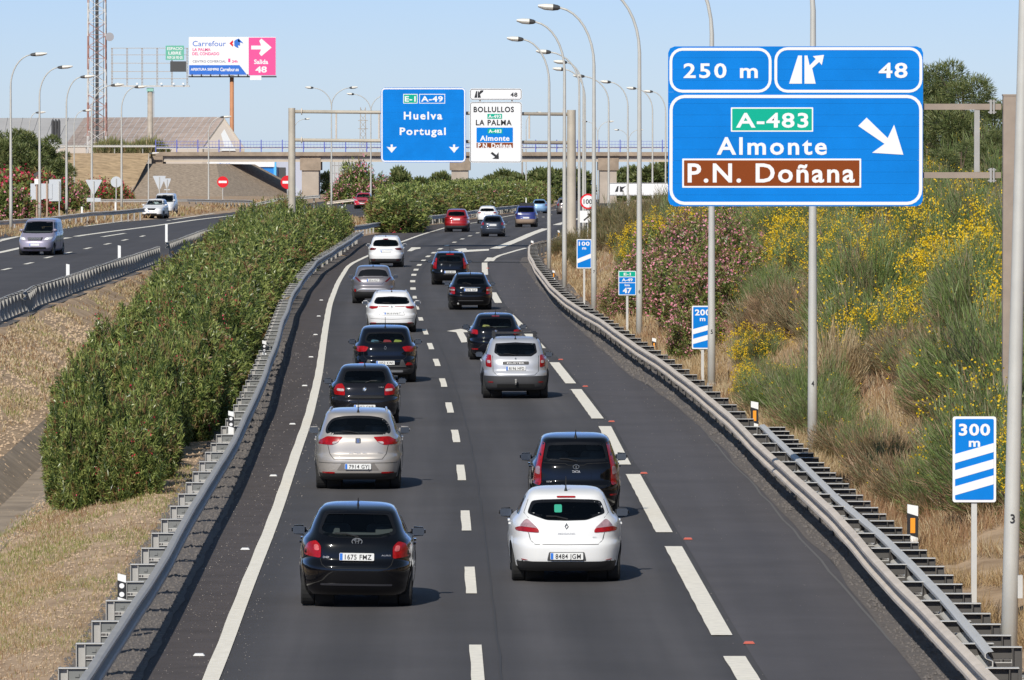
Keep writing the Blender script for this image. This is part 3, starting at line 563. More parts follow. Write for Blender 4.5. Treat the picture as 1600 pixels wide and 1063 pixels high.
for a, c_ in ((57, 275), (73, 283), (92, 283)):
    b = MB(); xa = PD(a, 0, 520).x - r.location.x; b.tube([(xa, -.08, -.4), (xa, -.08, PD(0, c_, 520).z - r.location.z)], .07 if a < 90 else .045, 8); b.build('post', mat('wood_post', (.42, .30, .22), .8) if a < 90 else galvl, r)
b = MB(); xa = PD(56.5, 0, 520).x - r.location.x; zz = PD(0, 284, 520).z - r.location.z; b.box(xa - .14, xa + .16, -.22, -.09, zz - .2, zz + .2); b.build('control_box', white_p, r)
b = MB(); b.box(-.35, .25, -.02, .02, -.12, .12, M=Matrix.Translation((xa + .12, -.15, zz + .62)) @ Matrix.Rotation(-.6, 4, 'Y')); b.build('solar_panel', lampdark, r)
r = thing('direction_sign', 'long white direction sign with black exit symbol beyond the right bank', 'road sign', (PD(993, 300, 560).x, 560, 0)); xa = PD(950, 0, 560).x - r.location.x; xb = PD(1062, 0, 560).x - r.location.x
board(r, xa, xb, PD(0, 306, 560).z, PD(0, 286, 560).z, white_s, r=.12, border=black_s, bw=.04, bi=.02)
shape(r, [(xa + .55, PD(0, 300, 560).z), (xa + .8, PD(0, 300, 560).z), (xa + .85, PD(0, 291, 560).z), (xa + .75, PD(0, 291, 560).z)], black_s, name='road_symbol'); shape(r, [(xa + .95, PD(0, 300, 560).z), (xa + 1.25, PD(0, 300, 560).z), (xa + 1.15, PD(0, 296, 560).z), (xa + 1.45, PD(0, 291, 560).z), (xa + 1.1, PD(0, 292.5, 560).z), (xa + .95, PD(0, 291, 560).z)], black_s, name='road_symbol')
for k in (.3, .7): b = MB(); xx = xa + (xb - xa) * k; b.box(xx - .06, xx + .06, .04, .12, -2, PD(0, 290, 560).z); b.build('post', galv, r)
# ---- lamp posts
def lamp(px, D, ztop, zg, reach, label, rbase=.115, group=None, flange=False, num=None, double=False, headlen=.85, sgn=-1, rad=2.1):
    x = PD(px, 300, D).x; r = thing('lamp_post', label, 'lamp post', (x, D, zg), 0, group); Hh = ztop - zg
    def arm(sg, nm='pole', start=0):
        pts = []; rs = []; R = rad; zc = Hh - rad * .98
        if start == 0:
            for z in np.linspace(-.3, zc, 6): pts.append((0, 0, z)); rs.append(rbase + (.05 - rbase) * max(0, z) / Hh)
        else: pts.append((0, 0, zc - .6)); rs.append(.05)
        for t in np.linspace(0, 1, 9)[1:]:
            a = t * math.pi / 2 * .93; pts.append((sg * (reach * .95) * (1 - math.cos(a)), 0, zc + R * .97 * math.sin(a))); rs.append(.052 - .012 * t)
        b = MB(); b.tube(pts, rs, 12 if D < 300 else 8); b.build(nm, pole_m, r, smooth=True)
        ex, _, ez = pts[-1]; hd = MB(); L = headlen
        # luminaire: tapered shell
        M = Matrix.Translation((ex, 0, ez)) @ Matrix.Rotation(sg * -.06, 4, 'Y')
        secs = [(0, .06, .06, .0), (.10, .12, .10, .0), (.32, .15, .13, .0), (.7, .16, .12, .0), (1, .08, .05, .02)]
        vs = []
        for (t, wy, hz, dz) in secs:
            for k in range(8): a = 2 * math.pi * k / 8; vs.append(M @ Vector((sg * t * L, wy * math.cos(a), dz + hz * math.sin(a))))
        hd.add(vs, [(i * 8 + k, i * 8 + (k + 1) % 8, (i + 1) * 8 + (k + 1) % 8, (i + 1) * 8 + k) for i in range(4) for k in range(8)] + [tuple(range(8)), tuple(range(32, 40))], 0)
        hd.m = [1 if (i // 8) in (0, 1) and i < 32 else 0 for i in range(len(hd.f))]
        fixn(hd.build('luminaire', [lampglass, lampdark], r, smooth=True), 50)
    arm(sgn)
    if double: arm(-sgn, 'arm', 1)
    if flange: b = MB(); b.box(-.22, .22, -.22, .22, -.1, .03); b.tube([(0, 0, .03), (0, 0, .25)], [rbase + .05, rbase + .01], 10); b.build('base_plate', galv, r)
    if num:
        me = text('%s' % num, 0, 2.1 if num == '3' else 1.65, .12, black_s, r, y=-rbase * .97 - .002, bold=.01, wid=.06, name='pole_number')
    return r
RL = [(1577, 92, 12, '3', 'nearest lamp post at the right edge of the picture, marked with a 3'), (1270, 153, 12, '4', 'lamp post marked 4 rising behind the right half of the big blue sign'), (1112, 192, 12, '5', 'lamp post marked 5 standing behind the left half of the big blue sign'), (999, 239, 12, '6', 'lamp post beside the kilometre plate, cut off at the top of the picture'),
      (928, 272, 11.87, '7', 'lamp post just right of the 100 m countdown sign'), (882, 317, 12.0, None, 'lamp post left of the 100 m countdown sign, second of the overlapping row'), (858, 360, 11.75, None, 'lamp post nearest the bend of the tan guardrail'),]
for px, D, zt, n, lb in RL:
    lamp(px, D, zt, 0, 1.55, lb, num=n, flange=D < 200, headlen=.85, rad=2.3, group='lamp posts along the right side of the road').rotation_euler = (0, .021 if n == '3' else 0, 0)
b = MB(); x = PD(1579, 0, 92).x; b.box(x + .105, x + .17, 91.93, 92.07, .95 + .1, 1.35); o = b.build('junction_box', galvl); tag(o, 'small grey junction box strapped to the nearest lamp post', 'electrical box')
for i, (px, D, zt) in enumerate([(905, 400, 11.5), (911.5, 440, 11.2), (951, 520, 11.0), (981, 560, 10.8), (1019.5, 620, 11), (1040, 655, 11.1)]):
    hy = [81, 97, 119, 128, 138, 143][i]; zt = PD(0, hy, D).z
    lamp(px, D, zt, roadz(D), [1.9, 1.2, 2.1, 1.6, 1.7, 1.4][i], ['first', 'second', 'third', 'fourth', 'fifth', 'farthest'][i] + ' of the distant lamp posts curving right beyond the gantry post', rbase=.1, group='lamp posts along the right side of the road', rad=2)
lamp(914, 480, PD(0, 108, 480).z, roadz(480), 1.6, 'distant lamp post whose lamp sits just above its neighbour by the speed sign', rbase=.1, group='lamp posts along the right side of the road', rad=2)
for px, D, hy, rc, lb in [(17, 465, 85, 1.55, 'leftmost lamp post, tallest of the row on the left'), (62, 510, 105, 1.55, 'second lamp post from the left edge, behind the pale sign backs'), (104, 550, 120, 1.3, 'third lamp post from the left edge, right of the pine trees'), (143.5, 590, 133, 1.9, 'lamp post in front of the lattice tower, behind the large give way sign back'), (190, 640, 136, 1.4, 'lamp post to the right of the round sign back')]:
    zt = PD(0, hy, D).z; lamp(px, D, zt, H(PD(px, 300, D).x, D), rc, lb, group='lamp posts on the left side', sgn=1, rbase=.12, rad=2.2, headlen=1.1)
for px, D, hy, rc, lb in [(46, 840, 176, .9, 'small distant lamp post left of the folded dark banners'), (116, 840, 173, 1.2, 'small distant lamp post at the left foot of the lattice tower'), (326, 760, 183, 1.5, 'lamp post in front of the warehouse gable and the paved slope'), (232, 840, 240, .1, 'slim pole standing before the bridge abutment')]:
    zt = PD(0, hy, D).z; lamp(px, D, zt, roadz(D), rc, lb, sgn=1, rad=1.8, rbase=.1, headlen=1.2)
for px, D, hy, lb, rc in [(518, 730, 137, 'double-armed lamp post between the left gantry post and the blue overhead sign', 2.2), (579.5, 790, 147, 'double-armed lamp post close to the left edge of the blue overhead sign', 2.2), (934, 1080, 190, 'far double-armed lamp post beyond the right gantry post', 1.9), (982, 1150, 203, 'farthest double-armed lamp post beyond the overpass', 1.8)]:
    lamp(px, D, PD(0, hy, D).z, roadz(D) + .2, rc, lb, double=True, sgn=-1, rbase=.11, rad=2.0)
lamp(822, 1080, PD(0, 176, 1080).z, roadz(1080), 1.8, 'far lamp post beyond the overpass beside the right gantry post', sgn=1, rad=1.7); lamp(460, 1100, PD(0, 186, 1100).z, roadz(1100), 1.9, 'far lamp post seen over the overpass just right of the left gantry post', sgn=1, rad=1.6)
b = MB(); p = P(517, 374); b.box(-.05, .05, -.05, .05, -.3, 2.75); o = b.build('marker_post', lampdark, loc=(p.x, 405, 0)); tag(o, 'thin black post standing at the far end of the near hedge', 'post')
# ---- delineators
def delin(px, yb, yt, D, label, kind='right', zg=None):
    s = D / F; p = PD(px, yb, D); h = (yb - yt) * s; r = thing('delineator', label, 'delineator post', (p.x, D, p.z)); w2 = h * .125 if kind != 'white' else .07
    b = MB(); b.prism([(-w2, -.6 if kind != 'left' else -.05), (w2, -.6 if kind != 'left' else -.05), (w2, h - .03), (-w2, h)], -.02, .04); b.build('post_body', white_p, r)
    if kind != 'white':
        b = MB(); b.prism([(-w2 - .003, h * .30), (w2 + .003, h * .22), (w2 + .003, h * .72), (-w2 - .003, h * .80)], -.024, .044); b.build('black_band', black_s, r)
        if kind == 'right': b = MB(); b.box(-w2 * .45, w2 * .45, -.03, -.0245, h * .33, h * .68); b.build('reflector', orange_r, r)
        else:
            for zz in (.37, .63): b = MB(); b.prism([(w2 * .62 * math.cos(a), h * zz + w2 * .62 * math.sin(a)) for a in np.linspace(0, 2 * math.pi, 13)[:-1]], -.03, -.0245); fixn(b.build('reflector', white_s, r))
    return r
delin(1179, 673, 627, 160, 'white post with black band and orange reflector by the start of the cleaner guardrail'); delin(1426, 855, 788, 119, 'nearest white post with black band and orange reflector, left of the 300 m sign')
delin(1022, 553, 528, 225, 'white post with orange reflector in front of the pink oleander'); delin(865, 438, 422.5, 325, 'small white post with orange reflector behind the guardrail near the bend')
delin(831.5, 392, 376, 398, 'white post with two orange bands at the tip of the guardrail bend'); delin(873, 374, 360, 425, 'small white post seen between lamp posts beyond the guardrail bend')
delin(190.5, 948, 896, 99, 'white post with black band and two round reflectors behind the near left guardrail', 'left'); delin(361, 676, 642, 151.5, 'white post with two round reflectors at the edge of the hedge', 'left'); delin(413, 557, 532, 202, 'white post with round reflectors where the double guardrail begins by the hedge', 'left')
for px, yb, yt, D, lb in ((106, 434, 412.5, 290, 'white post behind the guardrail below the lilac van'), (186.5, 400, 383.5, 335, 'white post behind the median guardrail right of the lilac van'), (260, 362, 350, 400, 'white post behind the guardrail where the median bends'), (128, 345, 323, 520, 'white post by the far guardrail of the left carriageway'), (180.5, 340, 316, 580, 'thin white post by the round sign back'), (534.5, 332, 322, 640, 'white post in the median opening left of the red oncoming car'), (656, 341, 331, 520, 'white post at the foot of the far hedge, left of the red car'), (522, 358, 341, 430, 'white post beside the thin black post at the median opening'), (766, 322, 314, 720, 'white post in front of the far hedge behind the white car'), (822, 316, 309, 800, 'small white post in front of the far hedge above the blue vehicle')):
    delin(px, yb, yt, D, lb, 'white')
# ================================================================ overpass, D = 1000
DB = 1000.0
def qb(px, py, D=DB): p = PD(px, py, D); return p.x, p.z
r = thing('overpass', 'concrete overpass crossing the motorway on grey piers with a blue railing', 'bridge', (0, DB, 0))
xa, zt = qb(243, 236); xb, zt2 = qb(1120, 236); _, zg = qb(0, 253); _, zs = qb(0, 240.5)
girder = mat('girder_concrete', (.36, .33, .30), .85, var=.18, vscale=.35, bump=.2, bscale=2); slabm = mat('slab_concrete', (.30, .235, .175), .9, var=.25, vscale=.5)
lip = mat('girder_lip', (.52, .44, .34), .9)
b = MB(); b.box(xa, xb, -.0, 9, zs - .25, zs); b.box(xa, xb, -.35, 0.0, zs - .3, zs + .25); b.build('deck_slab', slabm, r)
spans = [243, 492, 722, 953, 1120]
for a, c in zip(spans, spans[1:]):
    for yy in (.2, 3.4, 6.6):
        b = MB(); x0 = qb(a, 0)[0] + .05; x1 = qb(c, 0)[0] - .05; b.box(x0, x1, yy, yy + .5, zg + .2, zs - .26); b.build('girder', girder, r); b = MB(); b.box(x0, x1, yy - .12, yy + .62, zg, zg + .2); b.build('girder_flange', lip, r)
b = MB()
for i in range(int(abs(xb - xa) / 1.5)):
    x = xa - 0 + i * 1.5; b.box(x - .03, x + .03, -.1, -.04, zs + .25, zs + 1.15)
b.build('guardrail_posts', galvl, r); 
b = MB(); b.box(xa, xb, -.16, -.1, zs + .7, zs + 1.0); b.build('guardrail_beam', galvl, r)
bl = mat('railing_blue', (.10, .12, .42), .5)
for i in range(27):
    x = qb(243 + i * 33, 0)[0]; b = MB(); b.box(x - .07, x + .07, -.3, -.18, zs + .2, zs + 2.0); b.build('railing_post', bl, r)
for k in (.9, 1.3, 1.75): b = MB(); b.box(xa, xb, -.26, -.21, zs + k, zs + k + .045); b.build('railing_bar', bl, r)
b = MB()
for i in range(int(abs(xb - xa) / .45)): x = xa + i * .45; b.box(x - .012, x + .012, -.24, -.215, zs + .9, zs + 1.75)
b.build('railing_pickets', bl, r)
for pa, pb, pc in ((469, 486, 514), (703, 714, 741), (935, 946, 970)):
    x0 = qb(pa, 0)[0]; x1 = qb(pb, 0)[0]; x2 = qb(pc, 0)[0]; _, zc = qb(0, 267)
    b = MB(); b.box(x0 + .2, x0 + 2.6, .3, 8.8, -8, zc + .05); b.build('pier', mat('pier_concrete', (.40, .34, .28), .9, var=.15, vscale=.4), r); b = MB(); b.box(x0 - .05, x0 + 2.9, .05, 9.0, zc + .05, zg + .9); b.build('pier_cap', slabm, r)
b = MB(); x0, z0_ = qb(237, 256); b.box(x0, x0 + 1.6, -.3, 9, z0_ - 2, zs - .3); b.build('abutment', slabm, r)
# approach embankment with the slope below the abutment (one solid)
emb = mat('dry_embankment', (.44, .30, .16), .95, var=.35, vscale=.8, bump=1, bscale=2.5, col2=(.62, .44, .25)); pav = mat('stony_paved_slope', (.30, .23, .165), .95, var=.4, vscale=2.5, bump=1, bscale=4, col2=(.50, .39, .28))
zd = zs + .05; gz = roadz(DB)
V = []; Fc = []
def E(px, py, D): p = PD(px, py, D); return (p.x, p.y, p.z)
me = MB(); topL = PD(-150, 240, DB); 
me.add([E(-150, 316, 930), E(200, 314, 950), (PD(236, 0, 996).x, 996, zd), (-95, 996, zd), (-95, 1009.5, zd), (PD(236, 0, 1009).x, 1009.5, zd)], [(0, 1, 2, 3), (3, 2, 5, 4)])
struct(me.build('embankment', [emb]))
g2 = MB(); A = E(228, 256, 994); A2 = E(237, 257, 1010); B = E(196, 316, 948); C_ = E(350, 311.5, 952); E1 = E(400, 312, 990); T1_ = E(338, 256, 994); 
g2.add([B, C_, T1_, A, A2, E(338, 256, 1010), E(452, 309, 1004), E(398, 257, 1013), E(395, 314, 952), E(460, 290, 1017)], [(0, 1, 2, 3), (3, 2, 5, 4), (1, 8, 6, 2), (2, 6, 9, 7)])
o = g2.build('paved_slope', [pav]); struct(o)
strip_ = MB(); strip_.add([E(187, 316, 947), E(197, 316, 946.5), E(232, 250, 993), E(226, 247, 993)], [(0, 1, 2, 3)]); o = strip_.build('slope_gutter', [mat('gutter_concrete', (.45, .34, .24), .9)]); struct(o)
rail('guardrail along the top of the approach embankment', [PD(x, 233, 997) - Vector((0, 0, .2)) for x in (-20, 60, 130, 200, 243)], 1, 4, galvl)
# ---- shed roofs
roofg = mat('grey_sheet_roof', (.42, .41, .40), .8, var=.08, vscale=.3); roofb = mat('brown_fibre_roof', (.36, .29, .25), .9, var=.2, vscale=.5, bump=.4, bscale=2); wallp = mat('shed_wall', (.50, .44, .38), .85, var=.05, vscale=.3)
r = thing('warehouse', 'long warehouse with a plain grey sheet roof at the left edge behind the pines', 'building', (0, 1160, 0)); 
def shed(r, pL, pR, yr_, yb, D, dep, roofm, gable=None, hip=0, slats=0):
    a = PD(pL, yr_, D + dep / 2); c = PD(pR, yr_, D + dep / 2); e0 = PD(pL, yb, D); e1 = PD(pR, yb, D); o = r.location
    return a, c, e0, e1
a = PD(-60, 184.5, 1190); c = PD(131, 184.5, 1190); e0 = PD(-60, 232, 1160); e1 = PD(106, 232, 1160); OO = Vector((0, 1160, 0))
b = MB(); b.add([Vector(v) - OO for v in (e0, e1, c, a)], [(0, 1, 2, 3)]); b.build('roof', roofg, r)
for k in range(1, 8):
    b = MB(); t = k / 8; m0 = e0.lerp(e1, t) - OO; m1 = a.lerp(c, t) - OO; b.tube([m0 + Vector((0, -.05, .05)), m1 + Vector((0, -.05, .05))], .05, 4); b.build('roof_seam', roofg, r)
b = MB(); b.add([e0 - OO, e1 - OO, e1 - OO - Vector((0, 0, 9)), e0 - OO - Vector((0, 0, 9))], [(0, 1, 2, 3)]); b.add([e1 - OO, c - OO, c - OO - Vector((0, 0, 9)), e1 - OO - Vector((0, 0, 9))], [(0, 1, 2, 3)]); b.build('wall', wallp, r)
r = thing('gabled_shed', 'shed with a large brown tiled roof and a pale gable end beyond the overpass', 'building', (0, 1130, 0)); OO = Vector((0, 1130, 0))
rl = PD(131, 185, 1165); rr_ = PD(350, 184, 1136); el = PD(100, 231, 1130); er = PD(316, 231, 1130); gr = PD(382, 231, 1133)
tiles = MB(); ROWS, CO = 6, 22; k = 0
for i in range(ROWS):
    for j in range(CO):
        def pt(u, v): A_ = el.lerp(er, u); B_ = rl.lerp(rr_, u); return A_.lerp(B_, v) - OO
        pt_ = [pt(j / CO + .001, i / ROWS), pt((j + 1) / CO - .001, i / ROWS), pt((j + 1) / CO - .001, (i + 1) / ROWS + .02), pt(j / CO + .001, (i + 1) / ROWS + .02)]
        up = Vector((0, -.05, .05)); lo = Vector((0, -.02, .02))
        b = MB(); b.add([pt_[0] + up, pt_[1] + up, pt_[2] + lo, pt_[3] + lo, pt_[0], pt_[1]], [(0, 1, 2, 3), (4, 5, 1, 0)]); b.build('roof_sheet', roofb, r); k += 1
b = MB(); b.add([er - OO, gr - OO, rr_ - OO, er - OO - Vector((0, 0, 9)), gr - OO - Vector((0, 0, 9))], [(0, 1, 2), (3, 4, 1, 0)]); b.add([el - OO, er - OO, er - OO - Vector((0, 0, 9)), el - OO - Vector((0, 0, 9))], [(0, 1, 2, 3)]); b.build('wall', wallp, r)
b = MB(); g0 = er.lerp(rr_, .02) - OO; top = rr_ - OO; g1 = gr - OO
for u, v in ((g0, top), (top, g1)): 
    d = Vector((0, -.4, 0)); b.add([u + d, v + d, v + d + Vector((0, 0, -.9)), u + d + Vector((0, 0, -.9))], [(0, 1, 2, 3)])
    b.add([u + d, v + d, v - d, u - d], [(0, 1, 2, 3)])
b.build('gable_trim', mat('gable_trim_paint', (.5, .44, .36), .8), r)
gm = (er + gr) / 2 - OO; b = MB(); b.add([gm + Vector((-2.1, -.3, -.5)), gm + Vector((2.0, -.3, -.5)), gm.lerp(top, .62) + Vector((.1, -.3, 0))], [(0, 1, 2)]); b.build('gable_window', mat('gable_pale', (.55, .56, .56), .6), r)
# ---- lattice tower
r = thing('lattice_tower', 'tall red and white lattice telecom mast rising out of the picture', 'mast', (PD(151.5, 0, 1060).x, 1060, roadz(1060)))
redt = mat('tower_red', (.40, .22, .18), .6); wht = mat('tower_white', (.62, .60, .57), .6); zt = 40; W = 1.45
for i, (sx, sy) in enumerate(((-1, -1), (1, -1), (1, 1), (-1, 1))):
    for k in range(8):
        b = MB(); z0 = k * 5; w0 = W * (1 - z0 * .0035); w1 = W * (1 - (z0 + 5) * .0035); b.tube([(sx * w0, sy * w0, z0), (sx * w1, sy * w1, z0 + 5)], .085, 6); b.build('leg', (redt, wht)[k % 2], r)
for k in range(22):
    z = k * 1.8; w0 = W * (1 - z * .0035); c = wht if (k // 3) % 2 else redt; b = MB(); s_ = 1 if k % 2 else -1
    for (ax, ay, bx_, by_) in ((-1, -1, 1, -1), (1, -1, 1, 1), (1, 1, -1, 1), (-1, 1, -1, -1)):
        A_ = (ax * w0, ay * w0, z); B_ = (bx_ * w0, by_ * w0, z + 1.8); A2_ = (bx_ * w0, by_ * w0, z); B2_ = (ax * w0, ay * w0, z + 1.8); b.tube([A_, B_], .04, 4); b.tube([A2_, B2_], .04, 4); b.tube([A_, A2_], .035, 4)
    b.build('bracing', c, r)
b = MB(); b.box(-.25, .25, -.05, .1, 0, zt); b.build('cable_ladder', lampdark, r)
b = MB(); b.box(.9, 1.0, -.05, .05, 0, zt); b.box(-.6, -.5, -.05, .05, 0, zt); b.build('ladder_rail', lampdark, r)
p = PD(172, 58, 1060); o = thing('dish_antenna', 'round grey dish antenna clamped to the side of the lattice mast', 'antenna', (p.x, 1059, p.z)); b = MB()
b.tube([(0, .3, 0), (0, -.02, 0), (0, -.35, 0), (0, -.36, 0)], [.35, .62, .66, .3], 16); fixn(b.build('dish', mat('dish_grey', (.3, .3, .32), .6), o), 40); b = MB(); b.tube([(-.2, .1, 0), (-1.0, .6, 0)], .08, 6); b.build('bracket', galv, o)
# ---- billboards
rust = mat('rusty_orange_pole', (.46, .21, .10), .7, var=.12, vscale=.8); pink = mat('billboard_pink', (.78, .07, .27), .5); bluec = mat('billboard_blue', (.02, .14, .55), .5)
DC = 1220.0; sC = DC / F
def qc(px, py): p = PD(px, py, DC); return p.x, p.z
r = thing('billboard', 'white and pink supermarket billboard with an arrow and Salida 48 on an orange pole', 'billboard', (0, DC, 0))
x0, z1 = qc(295, 58); x1, z0 = qc(431, 118); xm2, _ = qc(388.5, 0)
b = MB(); b.box(x0, x1, 0, .25, z0, z1); b.build('board', white_s, r); b = MB(); b.box(xm2, x1 - .03, -.02, -.002, z0 + .03, z1 - .1); b.build('pink_panel', pink, r)
_, zb = qc(0, 102); _, zb2 = qc(0, 117); xq, _ = qc(374, 0); xq2, _ = qc(383, 0); b = MB(); b.prism([(x0 + .05, zb2), (xq2 + .3, zb2), (xq, zb), (x0 + .05, zb)], -.02, -.002); b.build('blue_panel', bluec, r)
def tc_(s_, cx, cy, h, w_, m, bold=.02, font=None): x, z = qc(cx, cy); return text(s_, x, z, h * sC, m, r, y=-.03, bold=bold, wid=w_ * sC)
tc_('Carrefour', 327, 68, 8.5, 52, bluec, .0); tc_('LA PALMA', 315, 77.5, 4.6, 28, pink); tc_('DEL CONDADO', 321.5, 84, 4.6, 42, pink); tc_('CENTRO COMERCIAL', 327, 96, 3.6, 52, mat('grey_ink', (.12, .12, .2), .6), 0); tc_('24h', 367, 96, 4, 9, pink); tc_('APERTURA SIEMPRE', 320, 108.5, 4, 44, white_s, .03); tc_('Carrefour.es', 358.5, 108.5, 5.5, 29, white_s, .03)
tc_('Salida', 408, 96.5, 7, 22, white_s, .03); tc_('48', 408, 108.5, 9.5, 18, white_s, .03)
shape(r, [qc(*p) for p in ((392.5, 71.5), (392.5, 77.5), (408, 77.5), (405, 84), (408.5, 88), (424.5, 74.5), (408.5, 60.5), (405, 64), (408, 71.5))], white_s, y=-.04)
shape(r, [qc(*p) for p in ((358.5, 68), (363.5, 63), (364.5, 66), (362.8, 68), (364.5, 70), (363.5, 73))], red_s, y=-.04, name='logo_arrow'); shape(r, [qc(*p) for p in ((380.5, 68), (373, 60.5), (369, 62), (366, 64.5), (366, 71.5), (369, 74), (373, 75.5), (371.5, 71), (375, 71.5), (375, 64.5), (371.5, 65))], bluec, y=-.04, name='logo_arrow')
b = MB(); x, z = qc(358.5, 94.5); b.box(x - .22, x + .15, -.03, -.002, z - .3, z + .3); b.build('pump_symbol', pink, r)
xp, zt = qc(362, 118); b = MB(); b.tube([(xp, .6, roadz(DC)), (xp, .6, zt)], [.38, .36], 14); b.build('pole', rust, r, smooth=True); b = MB(); b.box(x0 - .05, x1 + .1, -.7, .8, zt - .35, zt - .1); b.build('catwalk', lampdark, r)
for k in range(7): b = MB(); xx = x0 + .6 + k * 1.6; b.box(xx - .12, xx + .12, -.95, -.6, zt - .1, zt + .2); b.build('floodlight', lampdark, r)
b = MB(); x, z = qc(400, 122); b.box(x - 1.0, x + .95, -.75, -.7, z - .35, z + .4); b.build('name_board', white_s, r)
DE = 1040.0
def qe(px, py): p = PD(px, py, DE); return p.x, p.z
r = thing('empty_billboard_frame', 'empty steel billboard frame on a tall grey pole with a small green notice', 'billboard', (0, DE, 0)); fr = mat('weathered_steel', (.40, .34, .28), .7)
for px in (175, 198.5, 222, 245.5, 268.5, 292.5): x, zt = qe(px, 75); _, zb = qe(0, 134); b = MB(); b.box(x - .11, x - .05, 0, .35, zb, zt); b.box(x + .05, x + .11, 0, .35, zb, zt); [b.box(x - .11, x + .11, .3, .35, zz, zz + .06) for zz in np.arange(zb, zt, .45)]; b.build('upright', fr, r)
for py in (75.5, 86, 99, 112, 123): xa, z = qe(173, py); xb, _ = qe(294, 0); b = MB(); b.box(xa, xb, -.06, 0, z - .04, z + .04); b.build('horizontal_bar', fr, r)
xa, z = qe(172, 134); xb, _ = qe(296, 0); b = MB(); b.box(xa, xb, -.6, .6, z - .18, z + .03); b.build('catwalk', galvl, r)
for px in (185, 215, 253, 272, 287): x, z = qe(px, 131); b = MB(); b.box(x - .18, x + .1, -.95, -.6, z - .12, z + .12); b.build('floodlight', white_p, r)
xp, zt = qe(234.5, 138); _, zn = qe(0, 143); b = MB(); b.tube([(xp, .2, roadz(DE)), (xp, .2, zn)], [.46, .40], 14); b.build('pole', mat('pole_grey_rust', (.40, .35, .29), .7, var=.3, vscale=.5), r, smooth=True); b = MB(); b.box(xp - .5, xp + .5, -.3, .7, zn, zt + .05); b.build('pole_head', mat('mint_green', (.25, .50, .42), .6), r)
b = MB(); b.tube([(xp + .55, .1, roadz(DE)), (xp + .55, .1, zn)], .05, 5); b.build('ladder', fr, r)
xa, zb = qe(259, 94); xb, zt = qe(287.5, 71.5); b = MB(); b.box(xa, xb, -.2, -.1, zb, zt); b.build('notice_board', mat('notice_green', (.12, .42, .30), .6), r)
for t, cy in (('ESPACIO', 76), ('LIBRE', 83), ('959 24 90 05', 90)): x, z = qe(273.3, cy); text(t, x, z, 4.6 * DE / F, white_s, r, y=-.21, bold=.02, wid=(24 if t != 'LIBRE' else 20) * DE / F)
xa, zb = qe(266, 112); xb, zt = qe(291, 96); b = MB(); b.box(xa, xb, -.12, -.07, zb, zt); b.build('dark_panel', lampdark, r)
# ---- small far things
for i, px in enumerate((82.5, 87.2, 92)):
    p = PD(px, 186, 905); r = thing('folded_parasol', ['left', 'middle', 'right'][i] + ' one of three dark folded parasols above the embankment', 'parasol', (p.x, 905, 0), 0, 'folded parasols'); z1 = p.z; z0 = PD(0, 222, 905).z
    b = MB(); b.tube([(0, 0, z0), (0, 0, z0 + .3), (0, 0, z1 - .3), (0, 0, z1)], [.14, .19, .2, .05], 8); b.build('canopy', lampdark, r); b = MB(); b.tube([(0, 0, roadz(905)), (0, 0, z0 + .05)], .07, 6); b.build('pole', white_p, r)
r = thing('blue_shop_building', 'low building with a white roof band and bright blue wall seen under the overpass', 'building', (0, 1080, 0)); bb = mat('bright_blue_wall', (.008, .20, .60), .5)
def qd(px, py): p = PD(px, py, 1080); return p.x, p.z
xa, z1 = qd(362, 261); xb, z0 = qd(431, 296); b = MB(); b.box(xa, xb, 0, 12, -8, z1); b.build('wall', bb, r); xa, za = qd(324, 261); xb, zb = qd(429, 253.5); b = MB(); b.box(xa, xb, -.3, 12, za, zb); b.build('roof_band', white_s, r)
x, z = qd(350, 257); text('NEW LINE', x, z, .35, bluec, r, y=-.31, wid=1.9); xa, _ = qd(427.5, 0); xb, _ = qd(431.5, 0); b = MB(); b.box(xa, xb, -.25, -.0, -8, zb); b.build('corner_post', mat('sky_blue_trim', (.1, .45, .8), .5), r)
xa, za = qd(431.6, 300); xb, zb = qd(475, 253); b = MB(); b.box(xa, xb, 1, 12, -8, zb); b.build('grey_annex', mat('annex_grey', (.45, .47, .55), .7), r); b = MB(); x, z = qd(441, 270); b.box(x - .6, x + .5, .9, .99, z - 1.2, z + .8); b.build('window', lampdark, r)
r = thing('lattice_pylon', 'small distant lattice pylon seen above the overpass between lamp posts', 'pylon', (PD(567, 0, 1300).x, 1300, -5)); 
for sx in (-.45, .45): b = MB(); b.tube([(sx * 1.5, 0, 0), (sx, 0, PD(0, 168, 1300).z + 5)], .1, 4); b.build('leg', conc, r)
b = MB(); [b.tube([(-.5 * s_, 0, z), (.5 * s_, 0, z + 1.2)], .05, 4) for s_ in (1, -1) for z in np.arange(5, PD(0, 168, 1300).z + 4, 1.2)]; b.build('bracing', conc, r)
for z in (-2.5, -4): b = MB(); b.box(-.9, .9, -.1, .1, PD(0, 168, 1300).z + 5 + z, PD(0, 168, 1300).z + 5.12 + z); b.build('crossarm', conc, r)
r = thing('glasshouse_wall', 'pale gridded greenhouse wall seen beneath the overpass behind the pink oleander', 'building', (0, 1120, 0)); xa, zb = PD(516, 253, 1120).x, PD(0, 253, 1120).z; xb = PD(562, 0, 1120).x; b = MB(); b.box(xa, xb, 0, 8, -9, zb); b.build('wall', mat('pale_wall', (.45, .46, .46), .7), r)
for k in range(8): b = MB(); x = xa + (xb - xa) * k / 7; b.box(x - .05, x + .05, -.06, -.003, -9, zb); b.build('mullion', galv, r)
for z in (-1.5, 0, 1.2): b = MB(); b.box(xa, xb, -.05, -.002, z, z + .08); b.build('transom', galv, r)
p = PD(709, 297, 1150); r = thing('utility_pole', 'concrete utility pole with crossarms in the distance under the overpass', 'pole', (PD(816 - 0, 0, 1150).x, 1150, -5)); 
